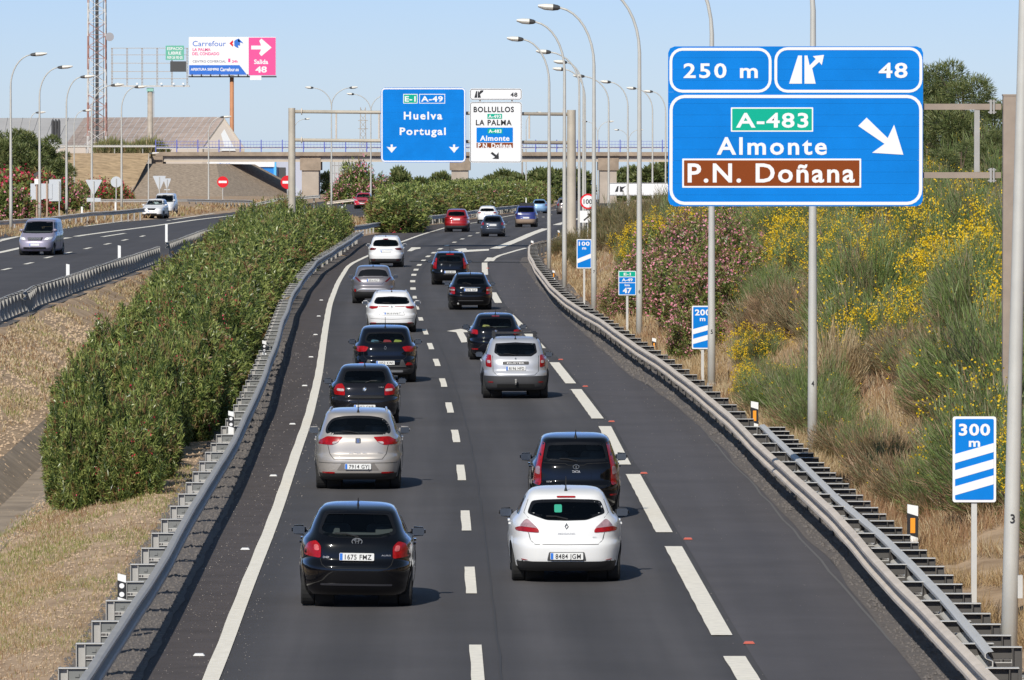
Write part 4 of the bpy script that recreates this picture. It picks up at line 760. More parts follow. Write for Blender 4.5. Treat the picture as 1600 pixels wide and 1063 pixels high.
for px, hy, lb in ((816, 256, None),): b = MB(); b.tube([(0, 0, 0), (0, 0, 9.5)], .15, 6); b.build('pole', conc, r); b = MB(); b.box(-1, 1, -.06, .06, 8, 8.15); b.box(-.7, .7, -.06, .06, 7, 7.15); b.build('crossarm', conc, r)
# ================================================================ vehicles
def pchip(xs, ys):
    xs = np.array(xs, float); ys = np.array(ys, float); h = np.diff(xs); d = np.diff(ys) / h; m = np.zeros(len(xs)); m[0] = d[0]; m[-1] = d[-1]
    for i in range(1, len(xs) - 1): m[i] = 0 if d[i - 1] * d[i] <= 0 else 2 * d[i - 1] * d[i] / (d[i - 1] + d[i])
    def f(x):
        x = np.clip(x, xs[0], xs[-1]); i = np.clip(np.searchsorted(xs, x) - 1, 0, len(h) - 1); t = (x - xs[i]) / h[i]
        return ys[i] * (1 + 2 * t) * (1 - t) ** 2 + m[i] * h[i] * t * (1 - t) ** 2 + ys[i + 1] * t * t * (3 - 2 * t) + m[i + 1] * h[i] * t * t * (t - 1)
    return f
ST = {  # z/H : (rear y in m, half width/W)          front: z/H : y/L
 'hatch': dict(r=[(.13,.16,.93),(.17,.07,.965),(.26,.01,.985),(.38,.0,1.0),(.44,.03,.998),(.455,.09,.99),(.55,.12,.985),(.62,.15,.965),(.67,.20,.925),(.695,.25,.875),(.72,.30,.845),(.82,.44,.77),(.90,.56,.70),(.935,.62,.665),(.95,.70,.64),(.975,.88,.58),(.99,1.12,.47),(.998,1.4,.28),(1.0,1.6,.02)],
   f=[(.13,.95),(.25,1.0),(.38,.995),(.47,.965),(.55,.89),(.62,.78),(.665,.715),(.70,.68),(.82,.575),(.90,.505),(.935,.475),(.975,.44),(.99,.425),(1.0,.40)]),
 'suv': dict(r=[(.15,.18,.93),(.19,.08,.965),(.28,.01,.99),(.38,.0,1.0),(.44,.05,.995),(.46,.10,.99),(.56,.12,.985),(.62,.15,.965),(.67,.20,.92),(.70,.24,.875),(.74,.28,.85),(.84,.38,.79),(.91,.46,.74),(.94,.50,.715),(.955,.60,.69),(.975,.80,.63),(.99,1.1,.5),(.998,1.4,.3),(1.0,1.6,.02)],
   f=[(.15,.96),(.25,1.0),(.42,.995),(.52,.96),(.59,.87),(.64,.78),(.68,.72),(.71,.69),(.82,.60),(.90,.545),(.94,.51),(.975,.47),(.99,.45),(1.0,.40)]),
 'wagon': dict(r=[(.13,.16,.93),(.17,.07,.965),(.26,.01,.985),(.38,.0,1.0),(.44,.03,.998),(.455,.09,.99),(.55,.11,.98),(.62,.14,.96),(.67,.19,.92),(.695,.24,.87),(.72,.30,.84),(.82,.48,.765),(.90,.62,.70),(.935,.70,.67),(.95,.78,.65),(.975,.98,.59),(.99,1.25,.48),(.998,1.6,.28),(1.0,1.8,.02)],
   f=[(.13,.95),(.25,1.0),(.38,.995),(.47,.965),(.55,.88),(.62,.78),(.665,.72),(.70,.69),(.82,.60),(.90,.535),(.935,.505),(.975,.47),(.99,.45),(1.0,.42)]),
 'mpv': dict(r=[(.13,.16,.93),(.17,.07,.965),(.26,.01,.985),(.36,.0,1.0),(.43,.03,1.0),(.45,.07,.99),(.55,.09,.985),(.62,.11,.965),(.66,.14,.94),(.70,.18,.90),(.80,.27,.835),(.90,.36,.765),(.94,.40,.735),(.955,.48,.71),(.975,.7,.65),(.99,1.0,.52),(.998,1.4,.3),(1.0,1.6,.02)],
   f=[(.13,.95),(.25,1.0),(.42,.99),(.52,.95),(.58,.88),(.62,.83),(.66,.79),(.70,.755),(.82,.66),(.90,.60),(.94,.56),(.975,.50),(.99,.47),(1.0,.42)]),
 'van': dict(r=[(.12,.12,.9),(.17,.03,.95),(.3,.0,.99),(.42,.0,1.0),(.5,.0,.995),(.58,.02,.975),(.64,.04,.95),(.72,.07,.91),(.85,.12,.86),(.93,.16,.82),(.96,.20,.79),(.98,.30,.72),(.995,.7,.5),(1.0,1.6,.02)],
   f=[(.12,.96),(.22,1.0),(.36,.995),(.42,.98),(.48,.945),(.54,.895),(.585,.85),(.62,.82),(.75,.745),(.86,.68),(.93,.635),(.96,.60),(.985,.54),(1.0,.42)]),
}
def carpaint(name, col, metal=.0, rough=.35):
    dk = sum(col) < .1; m = mat(name, col, .2 if dk else rough, metal, coat=.9 if sum(col) < 1.2 else .5, spec=.04 if dk else .4); return m
glass = glassmat('car_glass', (.70, .78, .75)); glassd = glassmat('tinted_glass', (.22, .24, .25))
trim = mat('black_trim', (.016, .016, .017), .5); frit = mat('window_border', (.008, .008, .009), .15); tyre = mat('tyre_rubber', (.018, .018, .018), .85)
rimm = mat('alloy_rim', (.35, .36, .37), .35, .7); chrome = mat('chrome', (.75, .76, .78), .12, 1.0); seatm = mat('seat_fabric', (.10, .10, .11), .9); platem = mat('plate_white', (.72, .72, .70), .5); plateb = mat('plate_blue', (.02, .16, .6), .5)
seam = mat('panel_gap', (.012, .012, .012), .8); inkm = mat('plate_ink', (.01, .01, .012), .6); greym = mat('dark_grey_plastic', (.045, .045, .048), .6)
def lensmat(name, col, em=0):
    m = mat(name, col, .25, 0, coat=.35, var=.3, vscale=14, spec=.3); return m
redl = lensmat('red_lens', (.30, .004, .006)); redd = lensmat('dark_red_lens', (.11, .004, .007)); clearl = lensmat('clear_lens', (.42, .36, .36)); headl = lensmat('headlamp_lens', (.62, .63, .64)); mirg = mat('mirror_glass', (.10, .12, .16), .08, .6)
def carbody(style, L, W, Hh, nz=40, m=150):
    S = ST[style]; zr = [a for a, _, _ in S['r']]; yr = pchip(zr, [b for _, b, _ in S['r']]); ww = pchip(zr, [c for _, _, c in S['r']]); yf = pchip([a for a, _ in S['f']], [b for _, b in S['f']])
    def surf(t): return float(yr(np.array(t))), float(ww(np.array(t))) * W / 2, float(yf(np.array(t))) * L
    N = 4.6
    def ringp(t):
        a, w_, f_ = surf(t); yc = .45 * a + .55 * f_ if t < .7 else (a + f_) / 2; nn = N if t < .9 else N
        th = np.linspace(0, 2 * np.pi, 721)[:-1] - np.pi / 2
        c, s = np.cos(th), np.sin(th); x = w_ * np.sign(c) * np.abs(c) ** (2 / nn); Lr = np.where(s < 0, yc - a, f_ - yc); y = yc + Lr * np.sign(s) * np.abs(s) ** (2 / nn)
        pts = np.stack([x, y], 1); cl_ = np.vstack([pts, pts[:1]]); dd = np.r_[0, np.cumsum(np.hypot(*np.diff(cl_, axis=0).T))]
        u = np.linspace(0, dd[-1], m + 1)[:-1]; return np.stack([np.interp(u, dd, cl_[:, 0]), np.interp(u, dd, cl_[:, 1])], 1)
    zs = np.unique(np.r_[np.linspace(zr[0], .96, nz), np.linspace(.96, 1.0, 8)])
    rings = [ringp(t) for t in zs]
    def rear(x, z, off=0):
        t = z / Hh; a, w_, f_ = surf(t); yc = .45 * a + .55 * f_ if t < .7 else (a + f_) / 2; q_ = min(.9995, abs(x) / w_); return yc - (yc - a) * (1 - q_ ** N) ** (1 / N) - off
    def front(x, z, off=0):
        t = z / Hh; a, w_, f_ = surf(t); yc = .45 * a + .55 * f_ if t < .7 else (a + f_) / 2; q_ = min(.9995, abs(x) / w_); return yc + (f_ - yc) * (1 - q_ ** N) ** (1 / N) + off
    def sidex(y, z, off=0):
        t = z / Hh; a, w_, f_ = surf(t); yc = .45 * a + .55 * f_ if t < .7 else (a + f_) / 2; Lh = (yc - a) if y < yc else (f_ - yc); q_ = min(.9995, abs(y - yc) / Lh); return w_ * (1 - q_ ** N) ** (1 / N) + off
    return dict(zs=zs, rings=rings, rear=rear, front=front, side=sidex, surf=surf, H=Hh, L=L, W=W)
def inpoly(px, pz, pg):
    r = np.zeros(len(px), bool); n = len(pg)
    for i in range(n):
        x1, z1 = pg[i]; x2, z2 = pg[i - 1]; c = ((z1 > pz) != (z2 > pz)) & (px < (x2 - x1) * (pz - z1) / ((z2 - z1) + 1e-12) + x1); r ^= c
    return r
def decal(name, pg, mp, m, parent, off=.004, cell=.07, thick=0):
    """flat outline pg draped on the body through mp(a,b,off)"""
    bm = bmesh.new(); vs = [bm.verts.new((a, 0, b)) for a, b in pg]; bm.faces.new(vs)
    xs = [a for a, _ in pg]; zs = [b for _, b in pg]
    for lo, hi, no in ((min(xs), max(xs), Vector((1, 0, 0))), (min(zs), max(zs), Vector((0, 0, 1)))):
        n = int((hi - lo) / cell)
        for k in range(1, n + 1):
            c = lo + (hi - lo) * k / (n + 1); bmesh.ops.bisect_plane(bm, geom=bm.verts[:] + bm.edges[:] + bm.faces[:], plane_co=no * c, plane_no=no)
    if thick:
        be = [e for e in bm.edges if len(e.link_faces) == 1]; r = bmesh.ops.extrude_edge_only(bm, edges=be); nv = set(v for v in r['geom'] if isinstance(v, bmesh.types.BMVert))
    else: nv = set()
    for v in bm.verts: a, b = v.co.x, v.co.z; v.co = mp(a, b, off if v not in nv else off - thick)
    bmesh.ops.triangulate(bm, faces=bm.faces[:]); bmesh.ops.recalc_face_normals(bm, faces=bm.faces[:])
    me = bpy.data.meshes.new(name); bm.to_mesh(me); bm.free(); me.materials.append(m); me.polygons.foreach_set('use_smooth', [True] * len(me.polygons)); me.set_sharp_from_angle(angle=.6)
    return link(name, me, parent)
def band(name, po, pi, mp, m, parent, off=.006):
    n = len(po); V = [mp(a, b, off) for a, b in po] + [mp(a, b, off) for a, b in pi]; me = bpy.data.meshes.new(name); me.from_pydata(V, [], [(i, (i + 1) % n, n + (i + 1) % n, n + i) for i in range(n)]); me.materials.append(m); return link(name, me, parent)
def dens(pg, step=.06):
    out = []
    for i in range(len(pg)):
        a = Vector(pg[i]); b = Vector(pg[(i + 1) % len(pg)]); n = max(1, int((b - a).length / step)); out += [tuple(a.lerp(b, k / n)) for k in range(n)]
    return out
def inset(pg, d):
    cx = (max(a for a, _ in pg) + min(a for a, _ in pg)) / 2; cz = (max(b for _, b in pg) + min(b for _, b in pg)) / 2; hx = max(a for a, _ in pg) - cx; hz = max(b for _, b in pg) - cz
    return [(cx + (a - cx) * (1 - d / hx), cz + (b - cz) * (1 - d / hz)) for a, b in pg]
def half(pg): return [(a, b) for a, b in pg] + [(-a, b) for a, b in pg[::-1] if a > 1e-6]
WH = {}
def wheelset(root, spec, B):
    R = spec.get('R', .315); wt = spec.get('tw', .215); key = (round(R, 2), wt); xw = spec['W'] / 2 - .045
    if key not in WH:
        b = MB(); pr = [(R * .62, -wt * .45), (R * .93, -wt * .5), (R, -wt * .40), (R, wt * .40), (R * .93, wt * .5), (R * .62, wt * .45)]; n = 28; vs = []
        for k in range(n): a = 2 * math.pi * k / n; vs += [(x, r_ * math.cos(a), r_ * math.sin(a)) for r_, x in pr]
        b.add(vs, [(k * 6 + j, k * 6 + (j + 1) % 6, ((k + 1) % n) * 6 + (j + 1) % 6, ((k + 1) % n) * 6 + j) for k in range(n) for j in range(6)]); t_ = b.build('tyre', tyre); me1 = t_.data; bpy.data.objects.remove(t_)
        b = MB(); 
        for k in range(5):
            a = 2 * math.pi * k / 5; M = Matrix.Rotation(a, 4, 'X'); b.box(wt * .30, wt * .40, -.03, .03, .04, R * .64, M=M)
        b.tube([(wt * .25, 0, 0), (wt * .42, 0, 0)], R * .2, 12); vs = []; 
        for k in range(24): a = 2 * math.pi * k / 24; vs += [(x, r_ * math.cos(a), r_ * math.sin(a)) for r_, x in ((R * .66, wt * .42), (R * .58, wt * .36), (R * .58, -wt * .3), (R * .66, -wt * .3))]
        b.add(vs, [(k * 4 + j, k * 4 + (j + 1) % 4, ((k + 1) % 24) * 4 + (j + 1) % 4, ((k + 1) % 24) * 4 + j) for k in range(24) for j in range(4)]); b.add([(-wt * .1, R * .6 * math.cos(2 * math.pi * k / 16), R * .6 * math.sin(2 * math.pi * k / 16)) for k in range(16)], [tuple(range(16))], 1)
        r_ = b.build('rim', [rimm, seam]); me2 = r_.data; bpy.data.objects.remove(r_); WH[key] = (me1, me2)
    m1, m2 = WH[key]
    for y in (spec.get('ra', .80) + .06, spec['L'] - .88):
        for s_ in (-1, 1):
            t_ = link('wheel', m1, root, (s_ * (xw - wt / 2), y, R)); r_ = link('rim', m2, t_); t_.rotation_euler = (0, 0, 0 if s_ > 0 else math.pi)
def car(spec):
    L, W, Hh = spec['L'], spec['W'], spec['H']; B = carbody(spec['style'], L, W, Hh, nz=spec.get('nz', 40), m=spec.get('m', 150)); p = spec['pos']; front = spec.get('face', 0)
    root = thing(spec.get('name', 'car'), spec['label'], spec.get('cat', 'car')); R = spec.get('R', .315); ra = spec.get('ra', .80) + .06; fa = L - .88
    body = spec['paint']; low = spec.get('lowm', trim)
    rearm = lambda a, b, o: (a, B['rear'](a, b, o), b); frontm = lambda a, b, o: (a, B['front'](a, b, o), b); sidem = [lambda a, b, o, s_=s_: (s_ * B['side'](a, b, o), a, b) for s_ in (1, -1)]
    # windows
    win = rpoly(half(spec['win']), spec.get('wr', .07)); zb, zt = .70 * Hh, .925 * Hh
    a0 = B['surf'](.72)[2]; a1 = B['surf'](.92)[2]; r0 = B['surf'](.72)[0]; r1 = B['surf'](.90)[0]
    wsc = rpoly(half([(0, zb - .0 * Hh), (B['surf'](.71)[1] * .88, zb + .01), (B['surf'](.93)[1] * .84, zt), (0, zt + .015)]), .06)
    if spec['style'] in ('van',): wsc = rpoly(half([(0, .60 * Hh), (B['surf'](.62)[1] * .88, .61 * Hh), (B['surf'](.9)[1] * .86, .92 * Hh), (0, .93 * Hh)]), .06)
    zsb = .715 * Hh if spec['style'] != 'van' else .63 * Hh; yb0 = r0 + .42; yb1 = a0 - .25; yt0 = r1 + .42; yt1 = a1 - .18; ym = (yb0 + yb1) / 2 + .1
    sw = []
    if not spec.get('panelvan'): sw = [rpoly([(yb0 + .05, zsb), (ym - .04, zsb), (ym - .04, .90 * Hh), (yt0 + .05, .90 * Hh)], .06), rpoly([(ym + .04, zsb), (yb1, zsb), (yt1 - .02, .90 * Hh), (ym + .04, .90 * Hh)], .06)]
    else: sw = [rpoly([(ym + .5, zsb), (yb1, zsb), (yt1, .88 * Hh), (ym + .5, .88 * Hh)], .06)]
    # body shell with openings
    zs, rg = B['zs'], B['rings']; nzv, m = len(zs), len(rg[0]); V = np.zeros((nzv, m, 3)); hood = spec.get('hood', 0)
    for i, t in enumerate(zs): V[i, :, :2] = rg[i]; V[i, :, 2] = t * Hh
    V = V.reshape(-1, 3); Fq = np.array([(i * m + j, i * m + (j + 1) % m, (i + 1) * m + (j + 1) % m, (i + 1) * m + j) for i in range(nzv - 1) for j in range(m)])
    C = V[Fq].mean(1); kill = np.zeros(len(Fq), bool); ymid = L / 2
    if not spec.get('blind'): kill |= inpoly(C[:, 0], C[:, 2], inset(win, .035)) & (C[:, 1] < r1 + 1.0)
    kill |= inpoly(C[:, 0], C[:, 2], inset(wsc, .035)) & (C[:, 1] > ymid - .3)
    for s_ in sw: kill |= inpoly(C[:, 1], C[:, 2], inset(s_, .03)) & (np.abs(C[:, 0]) > W * .25)
    for ya in (ra, fa): kill |= (np.hypot(C[:, 1] - ya, C[:, 2] - R) < R + .035) & (np.abs(C[:, 0]) > W * .455) & (C[:, 1] > .30)
    mi = (C[:, 2] < spec.get('lowz', .2)).astype(int)
    if spec.get('arch'): mi |= ((np.hypot(C[:, 1] - ra, C[:, 2] - R) < R + .13) & (np.abs(C[:, 0]) > W * .36)).astype(int)
    bo = npmesh('body', V, Fq[~kill], [body, low], mi=mi[~kill], parent=root, smooth=True)
    # floor and cabin
    b = MB(); b.box(-W * .33, W * .33, .45, L - .5, .2, .34); b.box(-W * .30, W * .30, .2, L - .3, .34, .52); fixn(b.build('underbody', seam, root))
    zf = .50 * Hh
    b = MB()
    for xs in (-.36, .36): b.prism(rrect(xs - .24, xs + .24, zf, .80 * Hh - .06, .08, 3), L * .46, L * .46 + .13)
    b.prism(rrect(-.62, .62, zf, .715 * Hh, .05, 3), r0 + .55, r0 + .68); fixn(b.build('seats', seatm, root))
    b = MB()
    for xs, yy in ((-.36, L * .46 + .02), (.36, L * .46 + .02), (-.40, r0 + .58), (.40, r0 + .58)): b.prism(rrect(xs - .13, xs + .13, (.80 if yy > L * .4 else .70) * Hh - .04, (.89 if yy > L * .4 else .775) * Hh, .05, 3), yy, yy + .1)
    fixn(b.build('headrests', seatm, root)); b = MB(); b.box(-W * .40, W * .40, a0 - .55, a0 - .2, zf, .66 * Hh); fixn(b.build('dashboard', seatm, root))
    if spec.get('lug'):
        for k, (xx, cc) in enumerate(spec['lug']): b = MB(); b.prism(rpoly([(xx - .14, .64 * Hh), (xx + .14, .64 * Hh), (xx + .12, .745 * Hh), (xx - .09, .76 * Hh)], .05), r0 + .2, r0 + .35); b.build('luggage', mat('luggage_%d' % len(MATS), cc, .8), root)
    # wheel arch trims
    for ya in (ra, fa):
        for k in (0, 1):
            th = np.linspace(-.15, math.pi + .15, 24); po = [(ya + (R + .09) * math.cos(a), R + (R + .09) * math.sin(a)) for a in th] + [(ya + (R + .018) * math.cos(a), R + (R + .018) * math.sin(a)) for a in th[::-1]]
            po = [(a, max(b, .14 * Hh)) for a, b in po]; band_v = [sidem[k](a, b, .006) for a, b in po]; me = bpy.data.meshes.new('wheel_arch'); n2 = 24
            me.from_pydata(band_v, [], [(i, i + 1, 2 * n2 - 2 - i, 2 * n2 - 1 - i) for i in range(n2 - 1)]); me.materials.append(spec.get('archm', body)); link('wheel_arch', me, root)
            b = MB(); b.tube([(0, 0, 0), (W * .16, 0, 0)], R + .05, 18); o = b.build('wheel_well', seam, root, loc=((W / 2 - .26 - W * .16) if k == 0 else -(W / 2 - .26), ya, R))
    wheelset(root, spec, B)
    # glass
    gm = spec.get('glass', glass)
    if spec.get('blind'): decal('rear_window', win, rearm, frit, root, .004)
    else:
        dg = dens(win); decal('rear_window', win, rearm, gm, root, .002, cell=.12); band('window_seal', dg, dens(inset(win, spec.get('seal', .05)))[:len(dg)] if False else inset(dg, spec.get('seal', .05)), rearm, frit, root, .004)
    dg = dens(wsc); decal('windscreen', wsc, frontm, glass, root, .002, cell=.12); band('window_seal', dg, inset(dg, .045), frontm, frit, root, .004)
    for s_ in sw:
        dg = dens(s_)
        for k in (0, 1): decal('side_window', s_, sidem[k], gm, root, .002, cell=.15); band('window_seal', dg, inset(dg, .04), sidem[k], frit, root, .004)
    # lights
    for (nm, pg, mt, off) in spec['lights']:
        for s_ in (1, -1): decal(nm, [(a * s_, b) for a, b in rpoly(pg, .03, 2)], rearm if not spec.get('ff') else rearm, mt, root, off, thick=.02)
    for (nm, pg, mt, off) in spec.get('center', []): decal(nm, rpoly(pg, .02, 2), rearm, mt, root, off, thick=.012)
    for pg in spec.get('seams', []):
        pts = [rearm(a, b, .0045) for a, b in dens(pg + pg[::-1][1:-1] if False else pg, .08)[:]]
        pts = []
        for i in range(len(pg) - 1):
            A = Vector(pg[i]); Bq = Vector(pg[i + 1]); n = max(1, int((Bq - A).length / .06)); pts += [tuple(A.lerp(Bq, k / n)) for k in range(n)]
        pts.append(pg[-1])
        for s_ in (1, -1):
            b = MB(); b.tube([rearm(a * s_, z, .001) for a, z in pts], .006, 4); b.build('panel_gap', seam, root)
    # plate
    if 'plate' in spec:
        z, tx = spec['plate'][:2]; pw = .26; x0 = spec.get('plx', 0); yy = min(B['rear'](x0 + pw, z), B['rear'](x0, z - .055), B['rear'](x0, z + .055)) - .012; yy = B['rear'](x0, z) - .035
        o = thing('number_plate', '', '', (x0, yy, z)); del o['label'], o['category']; bpy.data.objects.remove(o)
        b = MB(); b.prism(rrect(-pw, pw, -.055, .055, .012, 2), 0, .05); pl_ = fixn(b.build('number_plate', platem, root)); pl_.location = (x0, yy, z)
        b = MB(); b.box(-pw + .006, -pw + .048, -.003, -.0005, -.05, .05); b.build('blue_strip', plateb, pl_)
        if tx: text(tx, .022, 0, .077, inkm, pl_, y=-.004, bold=.012, wid=.40, spacing=1.1, name='plate_number')
    for (tx, x, z, h, w_, mt) in spec.get('texts', []): text(tx, x, z, h, mt, root, bold=.01, wid=w_, name='badge_lettering', mapf=lambda a, b: rearm(a, b, .014))
    # mirrors
    zm = spec.get('zm', .70 * Hh); ymr = a0 - .40 if spec['style'] != 'van' else B['surf'](.64)[2] - .35; xm_ = B['side'](ymr, zm - .03)
    for s_ in (1, -1):
        b = MB(); cx = s_ * (xm_ + .13); bmm = bmesh.new(); bmesh.ops.create_cube(bmm, size=1)
        for v in bmm.verts: v.co = Vector((cx + v.co.x * .22, ymr + v.co.y * .13 * (1), zm - .03 + v.co.z * .16 * (1 if v.co.x * s_ < 0 else .82)))
        bmesh.ops.bevel(bmm, geom=bmm.edges[:], offset=.038, segments=2, affect='EDGES'); me = bpy.data.meshes.new('mirror'); bmm.to_mesh(me); bmm.free(); me.materials.append(spec.get('mirm', body)); me.polygons.foreach_set('use_smooth', [True] * len(me.polygons)); mo = link('mirror', me, root)
        b = MB(); b.prism([(cx + a, zm - .03 + c) for a, c in rrect(-.09, .09, -.06, .06, .035, 3)], ymr - .070, ymr - .066); b.build('mirror_glass', mirg, mo); b = MB(); b.tube([(s_ * (xm_ - .06), ymr + .02, zm - .06), (cx - s_ * .03, ymr, zm - .04)], .025, 6); b.build('mirror_arm', trim, mo)
    # door seams and handles
    for k in (0, 1):
        for yy in (ym, fa - R - .12):
            b = MB(); b.tube([sidem[k](yy, z, .001) for z in np.linspace(.22 * Hh, .68 * Hh, 10)], .005, 4); b.build('panel_gap', seam, root)
        for yy in (ym - .35, ym + .65): pt_ = sidem[k](yy, .60 * Hh, .012); b = MB(); b.box(pt_[0] - .015, pt_[0] + .015, yy - .09, yy + .09, .60 * Hh - .015, .60 * Hh + .015); b.build('door_handle', body, root)
    # wiper
    if spec.get('wiper', 1): 
        zw = min(b for _, b in spec['win']) + .035; wl = spec.get('wl', -.32); b = MB(); b.tube([rearm(0.02, zw - .01, .02), rearm(wl * .5, zw + .03, .03), rearm(wl, zw + .035, .02)], .011, 5); b.build('wiper', trim, root)
    # aerial, rails
    if spec.get('aerial', 1):
        ya = spec.get('ya', B['surf'](.95)[0] + .12); zz = .965 * Hh; b = MB(); al = spec.get('al', .08); b.tube([(0, ya, zz), (0, ya - .02, zz + .06), (0, ya - .05 - al * .3, zz + .06 + al)], [.03, .012, .006], 6); b.build('aerial', trim, root)
    if spec.get('rails'):
        for s_ in (1, -1): b = MB(); xx = B['surf'](.95)[1] * .90; b.tube([(s_ * xx, .85, .955 * Hh), (s_ * xx, .95, .985 * Hh), (s_ * (xx - .02), 1.6, 1.0 * Hh), (s_ * (xx - .03), L * .55, .985 * Hh), (s_ * (xx - .03), L * .58, .95 * Hh)], .018, 6); b.build('roof_rail', spec.get('railm', trim), root)
    if spec.get('rack'):
        for yy in (1.35, 2.2): b = MB(); b.box(-.52, .60, yy - .03, yy + .03, Hh + .07, Hh + .10); b.box(-.60, -.52, yy - .04, yy + .04, Hh - .04, Hh + .13); b.box(.50, .58, yy - .04, yy + .04, Hh - .04, Hh + .12); b.build('roof_bar', trim, root)
    if spec.get('tow'): b = MB(); b.tube([(0, .1, .42), (0, -.08, .40), (0, -.12, .44), (0, -.12, .50)], .022, 8); b.tube([(0, -.12, .50), (0, -.12, .54)], .03, 8); b.build('tow_ball', galv, root)
    if spec.get('exh'): b = MB(); b.tube([(spec['exh'], .0, .26), (spec['exh'], .3, .26)], .035, 10); b.build('exhaust', galv, root)
    for (kind, x, z, s_) in spec.get('badge', []):
        yb = B['rear'](x, z) - .018
        if kind == 'oval':
            b = MB(); th = np.linspace(0, 2 * math.pi, 21)[:-1]; o_ = [(x + s_ * math.cos(a), z + s_ * .68 * math.sin(a)) for a in th]; i_ = [(x + s_ * .84 * math.cos(a), z + s_ * .55 * math.sin(a)) for a in th]; b.frame(o_, i_, yb, yb + .015)
            o_ = [(x + s_ * .34 * math.cos(a), z + s_ * .62 * math.sin(a)) for a in th]; i_ = [(x + s_ * .22 * math.cos(a), z + s_ * .5 * math.sin(a)) for a in th]; b.frame(o_, i_, yb, yb + .015)
            o_ = [(x + s_ * .62 * math.cos(a), z + s_ * .28 + s_ * .26 * math.sin(a)) for a in th]; i_ = [(x + s_ * .5 * math.cos(a), z + s_ * .28 + s_ * .16 * math.sin(a)) for a in th]; b.frame(o_, i_, yb, yb + .015); fixn(b.build('emblem', chrome, root))
        elif kind == 'diamond':
            b = MB(); D_ = lambda k: [(x + s_ * .62 * k, z), (x, z + s_ * k), (x - s_ * .62 * k, z), (x, z - s_ * k)]; b.frame(D_(1), D_(.5), yb, yb + .015); fixn(b.build('emblem', chrome, root))
        elif kind == 'round':
            b = MB(); th = np.linspace(0, 2 * math.pi, 21)[:-1]; b.prism([(x + s_ * math.cos(a), z + s_ * math.sin(a)) for a in th], yb, yb + .015); o = fixn(b.build('emblem', chrome, root))
            for q_ in range(4):
                b = MB(); t2 = np.linspace(q_ * math.pi / 2, (q_ + 1) * math.pi / 2, 6); b.prism([(x, z)] + [(x + s_ * .62 * math.cos(a), z + s_ * .62 * math.sin(a)) for a in t2], yb - .003, yb - .0005); fixn(b.build('emblem_quarter', white_p if q_ % 2 else mat('emblem_blue', (.05, .2, .5), .4), o))
        elif kind == 'square':
            b = MB(); b.prism(rrect(x - s_, x + s_, z - s_, z + s_, s_ * .35), yb, yb + .015); o = fixn(b.build('emblem', chrome, root)); me = text('S', x, z, s_ * 1.3, mat('emblem_blue2', (.10, .16, .38), .4), o, y=yb - .004, bold=.05, name='emblem_letter')
        elif kind == 'ring':
            b = MB(); th = np.linspace(0, 2 * math.pi, 21)[:-1]; b.frame([(x + s_ * math.cos(a), z + s_ * .75 * math.sin(a)) for a in th], [(x + s_ * .8 * math.cos(a), z + s_ * .55 * math.sin(a)) for a in th], yb, yb + .015); b.box(x - s_ * .14, x + s_ * .14, yb + .001, yb + .014, z - s_ * .5, z + s_ * .4); fixn(b.build('emblem', chrome, root))
    # place: rear axle contact at pos, heading yaw
    yaw = spec.get('yaw', 0); ref = ra if not front else fa
    if not front:
        Rz = Matrix.Rotation(yaw, 4, 'Z'); off = Rz @ Vector((0, ra, 0)); root.location = Vector(p) - off; root.rotation_euler = (0, math.radians(spec.get('roll', 0)), yaw)
    else:
        root.rotation_euler = (0, 0, yaw)
        Rz = Matrix.Rotation(yaw, 4, 'Z'); root.location = Vector(p) - Rz @ Vector((0, fa, 0))
    return root
def head(D, f=None): 
    f = f or cline; d = 8; return math.atan2(-(f(D + d) - f(D - d)), 2 * d) if True else 0
def at_px(xc, yb, zo=0): return P(xc, yb, None, zo)
VZ = .0
bmet = mat('badge_metal', (.42, .42, .43), .35, .5); black = carpaint('black_paint', (.003, .003, .004)); silver = carpaint('champagne_silver_paint', (.42, .39, .36), .35, .42); dgrey = carpaint('dark_graphite_paint', (.014, .014, .018), .3); navyk = carpaint('deep_black_blue_paint', (.004, .005, .009)); whitep = carpaint('white_paint', (.72, .72, .71)); whitep2 = carpaint('bright_white_paint', (.76, .76, .76))
violetg = carpaint('violet_grey_paint', (.20, .19, .205), .5, .38); silver2 = carpaint('cool_silver_paint', (.46, .47, .50), .35, .4); redp = carpaint('metallic_red_paint', (.30, .008, .012), .2); redp2 = carpaint('bright_red_paint', (.5, .015, .03)); slate = carpaint('slate_blue_paint', (.03, .038, .055), .3); bluep = carpaint('royal_blue_paint', (.025, .035, .17)); lblue = carpaint('light_blue_paint', (.20, .34, .52), .3); lilac = carpaint('lilac_grey_paint', (.33, .30, .38), .2, .4); taupe = carpaint('taupe_paint', (.16, .14, .13), .3)
rf = lambda z0, z1, x0, x1: [(x0, z0), (x1, z0), (x1, z1), (x0, z1)]
specs = []
def add(px, yb, **k):
    k['pos'] = at_px(px, yb); k.setdefault('yaw', head(k['pos'].y)); specs.append(k)
